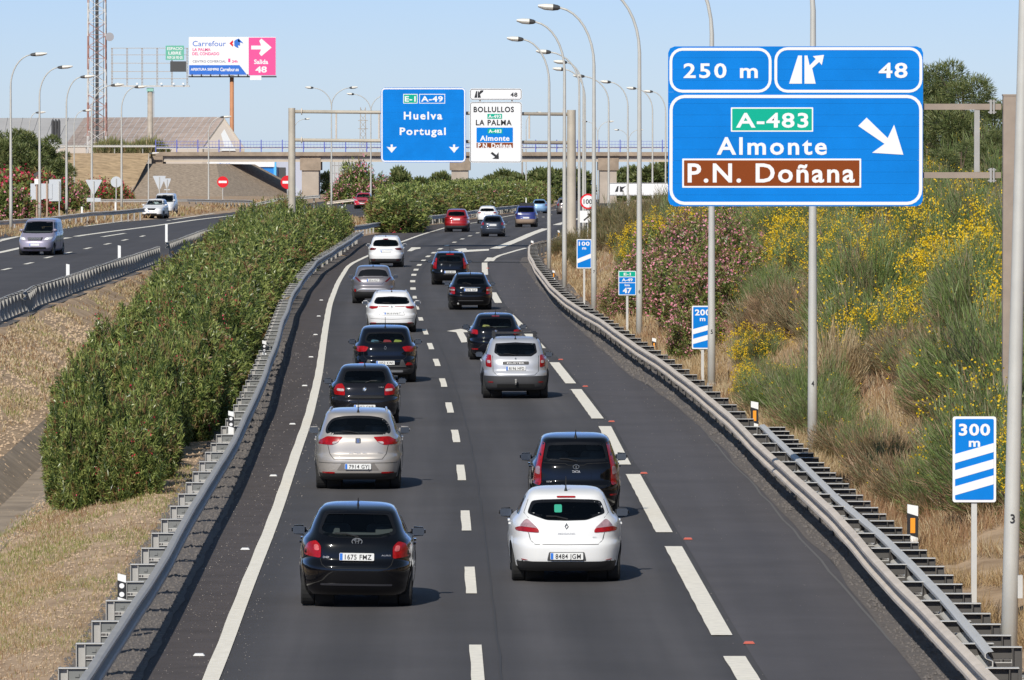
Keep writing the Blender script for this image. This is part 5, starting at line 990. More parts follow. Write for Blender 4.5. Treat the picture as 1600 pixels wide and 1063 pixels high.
add(557, 946, style='hatch', L=4.22, W=1.76, H=1.53, paint=black, roll=.9, label='black five-door hatchback nearest the camera in the left lane, plate 1675 FMZ', win=[(0,1.045),(.35,1.05),(.60,1.11),(.50,1.42),(.44,1.435),(0,1.44)], plate=(.775,'1675 FMZ'),
    lights=[('tail_light', [(.54,.75),(.80,.78),(.80,.86),(.74,.97),(.62,1.01),(.54,.93)], redl, .012), ('tail_light_bulb', [(.56,.86),(.64,.86),(.65,.95),(.58,.95)], lensmat('pink_lens', (.55,.12,.12)), .018)], seams=[[(0,.60),(.45,.605),(.52,.66),(.55,.75)]], badge=[('oval', 0, 1.0, .082)], texts=[('AURIS', .44, .80, .022, .14, bmet), ('D4D', -.46, .765, .03, .09, bmet)], center=[('bumper_crease', rf(.345,.375,-.54,.54), mat('black_bumper_lower', (.03,.03,.035), .35), .01)], exh=None, wl=-.34, ya=1.0, ra=.74)
add(560, 763, style='mpv', L=4.46, W=1.77, H=1.585, paint=silver, label='champagne silver people carrier in the left lane with a blue square badge, plate 7914 GYJ', win=[(0,1.10),(.58,1.10),(.66,1.14),(.63,1.28),(.52,1.42),(.30,1.465),(0,1.475)], wr=.1, plate=(.475,'7914 GYJ'),
    lights=[('tail_light', [(.30,1.06),(.62,1.07),(.78,.98),(.80,.91),(.52,.90),(.40,.95)], redl, .012), ('reflector', rf(.335,.365,.46,.72), redl, .012), ('tail_light_clear', [(.38,.97),(.47,.92),(.52,.925),(.5,.97)], clearl, .018)], seams=[[(0,.615),(.48,.62),(.56,.72),(.60,.90)],[(0,.545),(.78,.545)]], lowz=.33, badge=[('square', 0, .985, .052)], texts=[('ALTEA XL', 0, .745, .03, .36, bmet), ('TDI', .44, .745, .022, .10, bmet)], rails=1, railm=silver2, al=.22, center=[('plate_recess', [(-.42,.40),(.42,.40),(.32,.545),(-.32,.545)], carpaint('recess_silver', (.22,.20,.185), .3, .5), .006)])
add(570, 661, style='hatch', L=4.23, W=1.75, H=1.43, paint=dgrey, label='dark graphite hatchback in the left lane with split tail lights and a round badge', win=[(0,.985),(.45,.99),(.56,1.03),(.50,1.30),(.40,1.325),(0,1.33)], plate=(.42,'6353 GNR'),
    lights=[('tail_light', [(.48,.70),(.74,.72),(.76,.84),(.68,.97),(.55,.99),(.49,.9)], redl, .012), ('tail_light_clear', [(.50,.80),(.68,.81),(.68,.87),(.50,.86)], clearl, .018)], seams=[[(0,.70),(.47,.70)]], badge=[('round', 0, .85, .05)], center=[('bumper_slot', rf(.63,.68,-.48,.48), seam, .006)], texts=[('118d', .40, .90, .022, .11, bmet)], wl=.3)
add(602, 597, style='suv', L=4.45, W=1.836, H=1.60, paint=navyk, label='black crossover in the left lane with slim red tail lights, ahead of the graphite hatchback', win=[(0,1.10),(.45,1.10),(.58,1.15),(.58,1.25),(.51,1.42),(0,1.44)], wr=.09, plate=(.57,'1053 KWJ'), R=.345, lowz=.42, lowm=greym, ra=.82, arch=1, archm=greym,
    lights=[('tail_light', [(.47,1.01),(.60,1.04),(.86,1.03),(.86,.93),(.76,.875),(.55,.89)], redl, .012), ('fog_lamp', [(.56,.50),(.80,.50),(.72,.58),(.62,.58)], redl, .012)], seams=[[(0,.66),(.5,.66),(.6,.74),(.62,.87)]], badge=[('diamond', 0, .99, .062)], center=[('skid_plate', rf(.30,.36,-.5,.5), silver2, .008), ('bumper_trim', [(-.6,.45),(.6,.45),(.5,.66),(.44,.66),(.40,.50),(-.40,.50),(-.44,.66),(-.5,.66)], greym, .006)], lug=[(-.3, (.1, .2, .3)), (.05, (.4, .04, .05)), (.35, (.4, .42, .08))], al=.25)
add(612, 519, style='wagon', L=4.62, W=1.81, H=1.46, paint=whitep2, label='white estate car in the left lane directly ahead of the black crossover', win=[(0,.99),(.55,1.0),(.64,1.05),(.54,1.24),(0,1.27)], glass=glassd, plate=(.66,'7517 CCF'),
    lights=[('tail_light', [(.46,.93),(.78,.94),(.80,.86),(.70,.83),(.52,.86)], redl, .012), ('tail_light_strip', [(.10,.925),(.46,.935),(.46,.915),(.10,.91)], redl, .012), ('reflector', rf(.33,.36,.55,.75), redl, .012)], seams=[[(.40,.73),(.45,.62),(0,.62)],[(0,.47),(.75,.50)]], lowz=.33, badge=[('diamond', 0, .90, .06)], rails=1, railm=silver2, center=[('plate_recess', [(-.42,.61),(.42,.61),(.32,.72),(-.32,.72)], carpaint('recess_white', (.5,.5,.5)), .006)])
add(583, 474, style='suv', L=4.36, W=1.795, H=1.56, paint=violetg, label='violet grey coupe crossover in the left lane with boomerang tail lights', win=[(0,1.13),(.50,1.12),(.64,1.10),(.52,1.35),(.3,1.40),(0,1.41)], blind=1, plate=(.96,'5016 KLT'), R=.34, lowz=.48, ra=.82,
    lights=[('tail_light', [(.78,1.08),(.70,1.10),(.48,.90),(.55,.89)], redd, .012), ('fog_lamp', [(.70,.48),(.78,.50),(.78,.62),(.70,.60)], redl, .014)], seams=[[(0,.80),(.35,.80),(.48,.90)]], center=[('light_strip', [(-.66,.56),(-.50,.62),(.50,.62),(.66,.56),(.66,.53),(.48,.575),(-.48,.575),(-.66,.53)], silver2, .012), ('tailgate_spoiler', rf(1.09,1.13,-.42,.42), violetg, .035)])
add(603, 417.5, style='suv', L=4.4, W=1.85, H=1.63, paint=whitep2, label='white sports utility vehicle in the left lane, farthest car before the bend', win=[(0,1.07),(.60,1.09),(.69,1.14),(.58,1.40),(0,1.45)], wr=.1, glass=glassd, plate=(.82,''), R=.34, lowz=.44, lowm=greym, rails=1, railm=silver2,
    lights=[('tail_light', [(.45,.98),(.74,1.02),(.85,.95),(.80,.88),(.56,.90)], redd, .012), ('reflector', rf(.36,.40,.55,.72), redd, .012)], center=[('brake_light', rf(1.455,1.485,-.14,.14), redl, .02), ('chrome_strip', rf(.90,.925,-.35,.35), chrome, .012)])
add(713.5, 362.5, style='suv', L=4.5, W=1.84, H=1.67, paint=redp, label='metallic red sports utility vehicle beyond the bend, next to the guardrail', win=[(0,1.15),(.55,1.17),(.62,1.22),(.54,1.46),(0,1.50)], glass=glassd, plate=(.92,''), R=.35, lowz=.48, lowm=greym, m=90, nz=26,
    lights=[('tail_light', [(.48,1.07),(.84,1.12),(.84,1.02),(.6,1.02)], redd, .012)], aerial=0)
add(761.5, 349.5, style='wagon', L=4.5, W=1.80, H=1.50, paint=whitep2, label='distant white car just behind the dark blue-grey hatchback', win=[(0,1.03),(.55,1.05),(.62,1.08),(.52,1.28),(0,1.31)], glass=glassd, plate=(.84,''), lowz=.33, m=90, nz=26,
    lights=[('tail_light', [(.50,.97),(.82,.99),(.82,.88),(.6,.88)], redl, .012)], aerial=0)
add(770, 370, style='hatch', L=3.97, W=1.68, H=1.46, paint=slate, label='slate blue-grey hatchback in the right lane near the bend, beside the red vehicle', win=[(0,1.0),(.52,1.02),(.56,1.06),(.48,1.34),(0,1.36)], plate=(.80,''), m=100, nz=30,
    lights=[('tail_light', [(.58,.80),(.81,.82),(.80,.98),(.62,.98)], redl, .012)])
add(843, 333.5, style='hatch', L=4.1, W=1.75, H=1.48, paint=lblue, label='distant light blue hatchback on the bend behind the royal blue vehicle', win=[(0,1.02),(.55,1.04),(.60,1.09),(.5,1.36),(0,1.38)], glass=glassd, m=90, nz=26, lights=[('tail_light', [(.60,.82),(.83,.84),(.80,1.0),(.66,1.0)], redl, .012)], aerial=0)
add(883, 335, style='mpv', L=4.4, W=1.8, H=1.7, paint=taupe, label='taupe car on the far bend, glimpsed between the lamp posts', win=[(0,1.15),(.55,1.17),(.6,1.2),(.52,1.5),(0,1.53)], glass=glassd, m=90, nz=26, lights=[('tail_light', [(.66,.9),(.82,.92),(.78,1.15),(.68,1.15)], redl, .012)], aerial=0)
add(884, 907, style='hatch', L=4.30, W=1.81, H=1.475, paint=whitep, label='white hatchback nearest the camera in the right lane, green L learner sign, plate 8484 JGM', mirm=trim, win=[(0,.985),(.32,.995),(.60,1.085),(.615,1.115),(.55,1.285),(.40,1.305),(0,1.315)], wr=.05, glass=glassd, plate=(.435,'8484 JGM'), lowz=.35, ra=.76, al=.18,
    lights=[('tail_light', [(.43,.80),(.80,.82),(.82,.86),(.74,.895),(.45,.87)], redl, .012), ('tail_light_clear', [(.45,.872),(.745,.897),(.66,1.0),(.61,1.01),(.52,.93)], lensmat('pale_lens', (.34,.22,.24)), .012), ('reflector', [(.60,.37),(.73,.39),(.70,.365)], redl, .012)], seams=[[(0,.615),(.5,.62),(.57,.68),(.60,.80)],[(.60,1.02),(.67,1.10),(.60,1.30)]], badge=[('diamond', 0, .90, .055)], texts=[('MEGANE', 0, .79, .028, .27, bmet), ('dCi', .44, .73, .02, .06, bmet)],
    center=[('brake_light', rf(1.335,1.36,-.15,.15), redl, .02), ('plate_recess', [(-.31,.36),(.31,.36),(.28,.50),(-.28,.50)], greym, .006), ('lower_bumper', [(-.84,.22),(.84,.22),(.84,.37),(.5,.345),(-.5,.345),(-.84,.37)], trim, .003), ('learner_sign', rf(1.11,1.23,-.19,-.07), mat('learner_green', (.02,.30,.19), .6), .008)], )
add(899, 809, style='mpv', L=3.80, W=1.695, H=1.55, paint=black, label='black tall hatchback with full-height red tail lights right ahead of the near white hatchback', win=[(0,1.05),(.56,1.07),(.60,1.10),(.535,1.40),(0,1.42)], wr=.05, plate=(.42,''), ra=.70,
    lights=[('tail_light', [(.66,.63),(.79,.66),(.77,.85),(.62,1.42),(.56,1.40),(.64,.98),(.64,.70)], redl, .012), ('tail_light_clear', [(.67,.82),(.76,.85),(.73,.98),(.66,.98)], lensmat('pale_lens', ()), .018), ('reflector', rf(.44,.47,.62,.78), redl, .012)], seams=[[(0,.62),(.55,.62),(.63,.70)],[(0,1.0),(.15,1.0),(.2,1.03),(.6,1.04)]], badge=[('ring', 0, .97, .06)], texts=[('TATA', 0, .885, .042, .15, bmet), ('VISTA', -.50, .70, .03, .10, bmet)], wl=-.3)
add(805, 622, style='suv', L=4.31, W=1.82, H=1.63, paint=silver2, label='silver sports utility vehicle in the right lane with grey bumpers, roof bars and tow ball', win=[(0,1.13),(.42,1.13),(.56,1.22),(.57,1.25),(.53,1.47),(0,1.50)], wr=.03, plate=(.815,'8196 HFD'), R=.345, lowz=.62, lowm=greym, ra=.82, arch=1, archm=greym, rack=1, tow=1, mirm=trim, rails=1,
    lights=[('tail_light', [(.64,.84),(.79,.86),(.80,1.0),(.77,1.18),(.65,1.17)], redl, .014), ('tail_light_clear', [(.67,.95),(.76,.96),(.76,1.03),(.67,1.03)], clearl, .02), ('reflector', rf(.44,.465,.60,.74), redl, .012)], seams=[[(0,.63),(.5,.64),(.6,.73),(.61,1.15)]], badge=[('diamond', 0, 1.07, .04)], texts=[('DUSTER', 0, .955, .038, .46, bmet)], center=[('nameplate_strip', rf(.915,1.0,-.35,.35), trim, .008), ('bumper_insert', rf(.30,.40,-.5,.5), seam, .006)])
add(774, 562, style='hatch', L=4.05, W=1.70, H=1.445, paint=navyk, label='black hatchback partly hidden ahead of the silver vehicle with roof bars', win=[(0,.98),(.45,.99),(.55,1.03),(.49,1.31),(0,1.34)], wr=.05, plate=(.42,''), lights=[('tail_light', [(.55,.80),(.78,.83),(.80,.90),(.70,.96),(.56,.94)], redl, .012), ('reflector', rf(.33,.37,.55,.75), redl, .012)], badge=[('square', 0, .90, .04)], lug=[(-.3, (.5, .45, .15))], center=[('brake_light', rf(1.35,1.375,-.12,.12), redl, .02)])
add(735, 484, style='wagon', L=4.60, W=1.77, H=1.455, paint=black, label='black estate car in the right lane with a chrome strip above its plate', win=[(0,1.0),(.56,1.01),(.62,1.04),(.52,1.27),(0,1.30)], glass=glassd, plate=(.80,'1276 GLF'), rails=1,
    lights=[('tail_light', [(.62,.63),(.85,.66),(.83,.86),(.76,.92),(.62,.90)], redl, .012), ('tail_light_clear', [(.63,.76),(.82,.77),(.82,.83),(.63,.83)], clearl, .018)], center=[('chrome_strip', rf(.885,.905,-.38,.38), chrome, .02), ('bumper_crease', rf(.36,.385,-.5,.5), greym, .012)], exh=-.5)
add(703, 445, style='mpv', L=4.2, W=1.77, H=1.52, paint=black, label='black compact estate in the right lane with tall tail lights, just beyond another black estate', win=[(0,1.02),(.52,1.03),(.57,1.06),(.50,1.35),(0,1.37)], plate=(.60,'0258 BRW'), rails=1, railm=silver2, al=.25,
    lights=[('tail_light', [(.62,.74),(.80,.77),(.76,.98),(.64,1.26),(.58,1.22),(.62,.95)], redl, .012)], center=[('brake_light', rf(1.385,1.43,-.18,.18), redl, .015), ('chrome_strip', rf(.47,.485,-.3,.3), chrome, .014)], badge=[('diamond', 0, .90, .05)])
for k in specs: car(k)
# the royal blue off-roader with roof load
k = dict(style='suv', L=4.6, W=1.80, H=1.70, paint=bluep, name='off_roader', cat='off-road car', label='royal blue off-road vehicle with a roof load and tan bumpers near the bend', win=[(0,1.16),(.58,1.17),(.64,1.2),(.60,1.54),(0,1.56)], glass=glassd, plate=(.74,''), R=.37, lowz=.62, lowm=mat('tan_bumper', (.30, .22, .16), .6), m=100, nz=30, lights=[('tail_light', [(.72,.92),(.86,.93),(.85,1.12),(.74,1.12)], redd, .012)], center=[('licence_panel', rf(.98,1.12,-.62,-.36), platem, .02)], arch=1, archm=mat('tan_bumper', ()))
k['pos'] = at_px(822, 355); k['yaw'] = head(k['pos'].y); r = car(k)
b = MB(); b.box(-.5, .6, 1.0, 2.2, 1.70, 1.86); b.box(-.55, .65, .9, 2.4, 1.67, 1.70); b.build('roof_load', trim, r)
# oncoming vehicles: fronts
def fcar(px, yb, zo, D=None, **k):
    k['pos'] = at_px(px, yb, zo); k['face'] = 1; k['wiper'] = 0; k['aerial'] = 0
    fl = k.pop('flights'); fc = k.pop('fcenter'); k['lights'] = []; pl_ = k.pop('fplate', None)
    r = car(k); return r, fl, fc, pl_
def ff(r, spec, fl, fc, pl_):
    B = carbody(spec['style'], spec['L'], spec['W'], spec['H'], nz=10, m=20); mp = lambda a, b, o: (a, B['front'](a, b, o), b)
    for nm, pg, mt, off in fl:
        for s_ in (1, -1): decal(nm, [(a * s_, b) for a, b in rpoly(pg, .03, 2)], mp, mt, r, off, thick=.015)
    for nm, pg, mt, off in fc: decal(nm, rpoly(pg, .03, 2), mp, mt, r, off, thick=.01)
    if pl_: y = B['front'](0, pl_) + .03; b = MB(); b.box(-.26, .26, y - .03, y, pl_ - .055, pl_ + .055); o = b.build('number_plate', platem, r); b = MB(); b.box(.21, .255, y + .0005, y + .003, pl_ - .05, pl_ + .05); b.build('blue_strip', plateb, o)
sp = dict(style='van', L=4.75, W=1.90, H=1.90, paint=lilac, name='minivan', cat='van', label='lilac grey minivan with its headlights on coming towards us on the left carriageway', win=[(0,1.1),(.6,1.1),(.6,1.5),(0,1.5)], glass=glassd, R=.33, yaw=math.pi + head(366, xm) - .10)
lit = bpy.data.materials.new('lit_headlamp'); lit.use_nodes = True; lit.node_tree.nodes['Principled BSDF'].inputs['Emission Color'].default_value = (1, .93, .8, 1); lit.node_tree.nodes['Principled BSDF'].inputs['Emission Strength'].default_value = 1.4; lit.node_tree.nodes['Principled BSDF'].inputs['Base Color'].default_value = (.7, .7, .7, 1)
o = fcar(58, 399, LZ, flights=[], fcenter=[], **sp); ff(o[0], sp, [('headlight', [(.45,.80),(.82,.84),(.86,.98),(.56,.93)], headl, .014), ('headlight_bulb', [(.55,.84),(.68,.85),(.68,.92),(.56,.90)], lit, .022)], [('grille', [(-.36,.80),(.36,.80),(.42,.94),(-.42,.94)], trim, .012), ('lower_intake', rf(.34,.44,-.6,.6), trim, .010)], .56)
for s_ in (0,): b = MB(); yy = 4.71; [b.box(-.36, .36, yy, yy + .03, z, z + .02) for z in (.83, .87, .91)]; b.build('grille_bar', chrome, o[0])
sp = dict(style='suv', L=4.4, W=1.80, H=1.60, paint=whitep2, label='small white crossover coming towards us on the left carriageway', win=[(0,1.1),(.6,1.1),(.55,1.4),(0,1.4)], R=.34, m=90, nz=26, lowz=.40, lowm=greym, yaw=math.pi + head(600, xm) * 1.1 - .08)
o = fcar(239, 342, LZ, flights=[], fcenter=[], **sp); ff(o[0], sp, [('headlight', [(.52,.80),(.84,.86),(.86,.94),(.60,.88)], headl, .014)], [('grille', [(-.25,.70),(.25,.70),(.36,.86),(-.36,.86)], trim, .012), ('lower_intake', [(-.5,.34),(.5,.34),(.42,.46),(-.42,.46)], trim, .010)], .62)
sp = dict(style='van', L=4.9, W=1.94, H=1.96, paint=whitep2, name='delivery_van', cat='van', label='white delivery van following the small white crossover on the left carriageway', win=[(0,1.1),(.6,1.1),(.6,1.5),(0,1.5)], blind=1, panelvan=1, R=.33, m=90, nz=26, lowz=.42, yaw=math.pi + head(640, xm) * 1.1 - .03)
o = fcar(256, 337, LZ, flights=[], fcenter=[], **sp); ff(o[0], sp, [('headlight', [(.60,.80),(.86,.84),(.86,1.06),(.68,1.0)], headl, .014)], [('grille', [(-.40,.78),(.40,.78),(.46,.90),(-.46,.90)], trim, .012)], .6)
sp = dict(style='suv', L=4.5, W=1.84, H=1.66, paint=redp2, label='bright red oncoming car emerging between the two hedges', win=[(0,1.1),(.6,1.1),(.55,1.4),(0,1.4)], R=.35, m=90, nz=26, lowz=.40, yaw=math.pi + head(770, xm) - .04)
o = fcar(566.5, 326.5, LZ - .0, flights=[], fcenter=[], **sp); ff(o[0], sp, [('headlight', [(.48,.84),(.84,.92),(.86,1.0),(.52,.92)], headl, .014), ('fog_lamp', rf(.48,.56,.62,.76), headl, .012)], [('grille', [(-.34,.72),(.34,.72),(.44,.92),(-.44,.92)], trim, .012), ('lower_intake', rf(.36,.46,-.5,.5), trim, .010)], .58)
# ================================================================ vegetation
def unit(v): return v / np.maximum(1e-9, np.linalg.norm(v, axis=1, keepdims=True))
def leafquads(c, d, L, Wd, droop=.15, rng=RNG):
    n = len(c); d = unit(d); up = rng.normal(size=(n, 3)); s = unit(np.cross(d, up)); L = np.broadcast_to(L, n)[:, None]; Wd = np.broadcast_to(Wd, n)[:, None]
    mid = c + d * L * .45; tip = c + d * L; tip[:, 2] -= (droop * L[:, 0]); V = np.stack([c, mid + s * Wd / 2, tip, mid - s * Wd / 2], 1).reshape(-1, 3); return V
def meshq(name, V, mats, mi=None, parent=None): n = len(V) // 4; return npmesh(name, V, np.arange(n * 4).reshape(n, 4), mats, mi=mi, parent=parent)
olive = [leafmat('oleander_leaf', (.035, .075, .014), (.34, .38, .11), .18, rough=.35), leafmat('oleander_leaf_dark', (.025, .05, .014), (.10, .14, .04), .18, rough=.35), leafmat('oleander_leaf_brown', (.16, .07, .035), (.26, .22, .08), .2)]
redf = leafmat('red_flower', (.65, .02, .06), (.65, .06, .14), .3); pinkf = leafmat('pink_flower', (.72, .20, .30), (.82, .42, .46), .3); yelf = leafmat('yellow_flower', (.78, .50, .01), (.85, .62, .03), .3)
broomg = [leafmat('broom_twig', (.07, .12, .03), (.24, .31, .10), .15), leafmat('broom_twig_grey', (.11, .12, .06), (.28, .27, .15), .15), leafmat('dry_twig', (.18, .11, .065), (.42, .29, .17), .15)]
strawm = [leafmat('straw', (.34, .22, .11), (.50, .37, .20), .3), leafmat('straw_pale', (.46, .36, .21), (.60, .49, .31), .3), leafmat('grass_green', (.17, .21, .05), (.33, .33, .10), .3), leafmat('straw_rusty', (.28, .15, .08), (.42, .27, .15), .3)]
pinem = [leafmat('pine_needles', (.06, .09, .025), (.13, .16, .055), .15), leafmat('pine_needles_light', (.13, .155, .05), (.22, .23, .09), .15)]
tam = [leafmat('tamarisk', (.17, .14, .065), (.27, .21, .10), .3), leafmat('tamarisk_green', (.11, .13, .05), (.19, .19, .08), .3)]
bark = mat('bark', (.12, .085, .06), .9, var=.3, vscale=5, bump=.6, bscale=20)
def domepts(n, rx, ry, h, lump=.27, rng=RNG, low=.02, seed=0, shell=(.8, 1.0)):
    th = rng.uniform(0, 2 * np.pi, n); u = rng.uniform(low, 1, n) ** .9; ph = np.arcsin(u); f = 1 + lump * (np.sin(3 * th + seed) * np.cos(2.3 * ph + seed) + .7 * np.sin(7 * th + 2.1 * seed) * np.sin(5 * ph + seed)); r = rng.uniform(shell[0], shell[1], n) * f
    b = .75 + .25 * np.sin(np.minimum(ph * 2.2, np.pi / 2))
    cx = np.cos(ph) ** .75 * np.cos(th); cy = np.cos(ph) ** .75 * np.sin(th)
    P_ = np.stack([rx * r * cx * b, ry * r * cy * b, h * u * r], 1); N_ = unit(np.stack([cx / rx, cy / ry, u / h * 1.2], 1)); return P_, N_
def oleander(name, rx, ry, h, shoots, per, L, Wd, seed, flowers=0, fmat=redf, root=None, fs=.05, fper=8, brown=.12):
    rng = np.random.default_rng(seed); root = root or thing(name, '', '')
    Pn, Nn = domepts(shoots, rx, ry, h, rng=rng, seed=seed); Pi, Ni = domepts(shoots // 3, rx * .8, ry * .8, h * .82, rng=rng, seed=seed, shell=(.6, 1)); Pn = np.vstack([Pn, Pi]); Nn = np.vstack([Nn, Ni])
    ax = unit(Nn * .7 + np.array([0, 0, .75]) + rng.normal(0, .28, Nn.shape)); k = len(Pn); idx = np.repeat(np.arange(k), per); a = ax[idx]
    d = unit(a * rng.uniform(.35, 1.2, (k * per, 1)) + rng.normal(0, .55, (k * per, 3))); c = Pn[idx] - a * rng.uniform(0, .22, (k * per, 1)) * (L / .15)
    V = leafquads(c, d, rng.uniform(.75, 1.25, k * per) * L, rng.uniform(.8, 1.2, k * per) * Wd, .12, rng)
    clump = rng.random(k); mi = np.where(clump < brown, 2, np.where(clump < .35, 1, 0))[idx]
    meshq('foliage', V, olive, mi, root)
    # woody stems
    b = MB()
    for _ in range(14): t = rng.uniform(0, 2 * np.pi); q_ = rng.uniform(.3, .8); b.tube([(rng.normal(0, .15), rng.normal(0, .15), -.3), (rx * q_ * .6 * math.cos(t), ry * q_ * .6 * math.sin(t), h * .4), (rx * q_ * math.cos(t), ry * q_ * math.sin(t), h * .8)], [.03, .022, .01], 4)
    b.build('stems', bark, root)
    if flowers:
        fi = rng.choice(len(Pn), flowers, replace=False); idx = np.repeat(fi, fper); c = Pn[idx] + Nn[idx] * .05 + rng.normal(0, fs * 1.1, (len(idx), 3)); V = leafquads(c, rng.normal(size=c.shape) + np.array([0, -.5, .4]), fs, fs * .9, 0, rng); meshq('flowers', V, [fmat], None, root)['kind'] = 'stuff'
    return root
def childcopy(proto, parent, loc, rz, sc):
    for ch in proto.children:
        o = bpy.data.objects.new(ch.data.name.split('.')[0] if False else ch.name.split('.')[0], ch.data); COL.objects.link(o); o.parent = parent; o.location = loc; o.rotation_euler = (0, 0, rz); o.scale = sc
        if 'kind' in ch: o['kind'] = ch['kind']
def place(proto, name, label, cat, loc, rz, sc, group=None):
    r = thing(name, label, cat, loc, rz, group); r.scale = sc
    for ch in proto.children:
        o = bpy.data.objects.new(ch.name.split('.')[0], ch.data); COL.objects.link(o); o.parent = r
        if 'kind' in ch: o['kind'] = ch['kind']
    return r
def kill(proto):
    for ch in list(proto.children): bpy.data.objects.remove(ch)
    bpy.data.objects.remove(proto)
def zat(X, D): return H(X, D)
# ---- the near median hedge
near = [oleander('proto', 1.55, 1.6, 2.5, 1500, 12, .235, .044, 11 + i, flowers=(10, 34, 14)[i], fs=.07) for i in range(3)]
midp = [oleander('proto', 1.6, 1.7, 2.5, 1000, 9, .27, .056, 31 + i, flowers=12, fs=.07, fper=6) for i in range(3)]
hedge = thing('oleander_hedge', 'long dense green oleander hedge with scattered red flowers in the median', 'hedge', (0, 140, 0)); HL = Vector((0, 140, 0))
HD = [138, 148, 175, 212, 260, 321, 400, 440, 455]; HLft = [-9.1, -9.6, -10.9, -12.0, -13.6, -15.4, -16.6, -16.8, -16.0]
rr = random.Random(5); d = 139.5
while d < 450:
    lf = float(np.interp(d, HD, HLft)); rt = railL(d) - .75 if d < 430 else railL(430) - .9; rt = rt - (.55 if d < 160 else 0); wd_ = rt - lf; n = max(2, int(round(wd_ / 2.3))); nearf = d < 143
    for k in range(n):
        x = lf + (k + .5) * wd_ / n * (.9 if nearf else 1) + (.15 if nearf else 0) + rr.uniform(-.3, .3) * (1 if k == 0 else .5); pr = (near if d < 235 else midp)[rr.randrange(3)]; sx = wd_ / n / 2.75 * rr.uniform(.80, 1.12) ; edge = k in (0, n - 1); hs = rr.uniform(.66, 1.16) * (.90 if edge else 1.02) * (1.0 if not nearf else .84)
        dd = d + rr.uniform(-.5, .5); childcopy(pr, hedge, Vector((x, dd, min(-.35, zat(x, dd)) if zat(x, dd) > -.9 else zat(x, dd) + .1)) - HL, rr.uniform(0, 6.28), (sx, sx, hs))
    d += 2.25
# ---- far hedge
far = [oleander('proto', 1.9, 2.0, 3.4, 650, 8, .42, .11, 51 + i, flowers=(8, 3, 60)[i], fs=.16, fper=6, fmat=(redf, redf, pinkf)[i], brown=.2) for i in range(3)]
hedge2 = thing('oleander_hedge', 'far dark green hedge between the carriageways behind the red and white cars', 'hedge', (0, 520, 0)); HL = Vector((0, 520, 0)); d = 505
while d < 1000:
    a = xl(d) - 1.6; b_ = xm(d) + 1.8; 
    b_ = max(b_, PD(584, 340, d).x + 1.0)
    wd_ = max(1.5, a - b_); n = max(1, int(round(wd_ / 2.6)))
    for k in range(n):
        x = b_ + (k + .5) * wd_ / n; pr = far[rr.choice([0, 1, 1, 2] if d > 700 else [0, 1, 1])]; hs = rr.uniform(.66, .92) * (1.0 if d > 530 else .92); childcopy(pr, hedge2, Vector((x, d + rr.uniform(-.8, .8), roadz(d) - .2)) - HL, rr.uniform(0, 6.28), (1.05, 1.05, hs))
    d += 2.9 if d < 700 else 4.5
# ---- pink and red oleanders elsewhere
pinkb = [oleander('proto', 1.6, 1.6, 2.6, 900, 9, .20, .04, 71 + i, flowers=300, fs=.09, fper=5, fmat=pinkf, brown=.25) for i in range(2)]
pinkfar = oleander('proto', 2.0, 2.0, 3.0, 520, 8, .5, .12, 75, flowers=150, fs=.20, fper=5, fmat=pinkf, brown=.2); redfar = oleander('proto', 2.0, 2.0, 2.4, 520, 8, .45, .12, 76, flowers=170, fs=.18, fper=5, fmat=redf, brown=.35)
G = 'pink oleanders at the foot of the right bank'
for i, (px, D, sc) in enumerate([(975, 262, .75), (1000, 268, .95), (1022, 262, 1.05), (1045, 252, 1.1), (1070, 243, 1.2), (1062, 262, 1.25), (1098, 232, 1.25), (1092, 250, 1.35), (1122, 226, 1.2), (1128, 242, 1.3), (1150, 232, 1.1), (1040, 275, 1.2), (1085, 215, .85), (1140, 252, 1.2), (1108, 262, 1.3)]):
    x = PD(px, 500, D).x; place(pinkb[i % 2], 'oleander_bush', 'pink flowering oleander, ' + ('left tip of the clump beside the kilometre sign', 'behind the kilometre sign', 'just right of lamp post 6', 'front row between lamp post 6 and the 200 m sign', 'front row left of the 200 m sign', 'second row left of the 200 m sign', 'directly behind the 200 m sign', 'second row behind the 200 m sign', 'just right of lamp post 5', 'tall, right of lamp post 5', 'right tip of the clump', 'back row right of lamp post 6', 'small, at the foot of the 200 m sign', 'back row right of lamp post 5', 'back row behind lamp post 5')[i], 'shrub', (x, D, zat(x, D) - .1), i * 1.3, (sc * .78, sc * .78, sc * .74), G)
for i, (px, D, sx, sz, lb) in enumerate([(535, 860, 1.0, 1.05, 'tall pink oleander beyond the red oncoming car, left half'), (556, 870, 1.35, 1.75, 'tallest pink oleander beyond the red oncoming car'), (582, 860, 1.2, 1.3, 'pink oleander beyond the red oncoming car beside the lamp post')]):
    x = PD(px, 320, D).x; place(pinkfar, 'oleander_bush', lb, 'shrub', (x, D, roadz(D)), i, (sx, sx, sz))
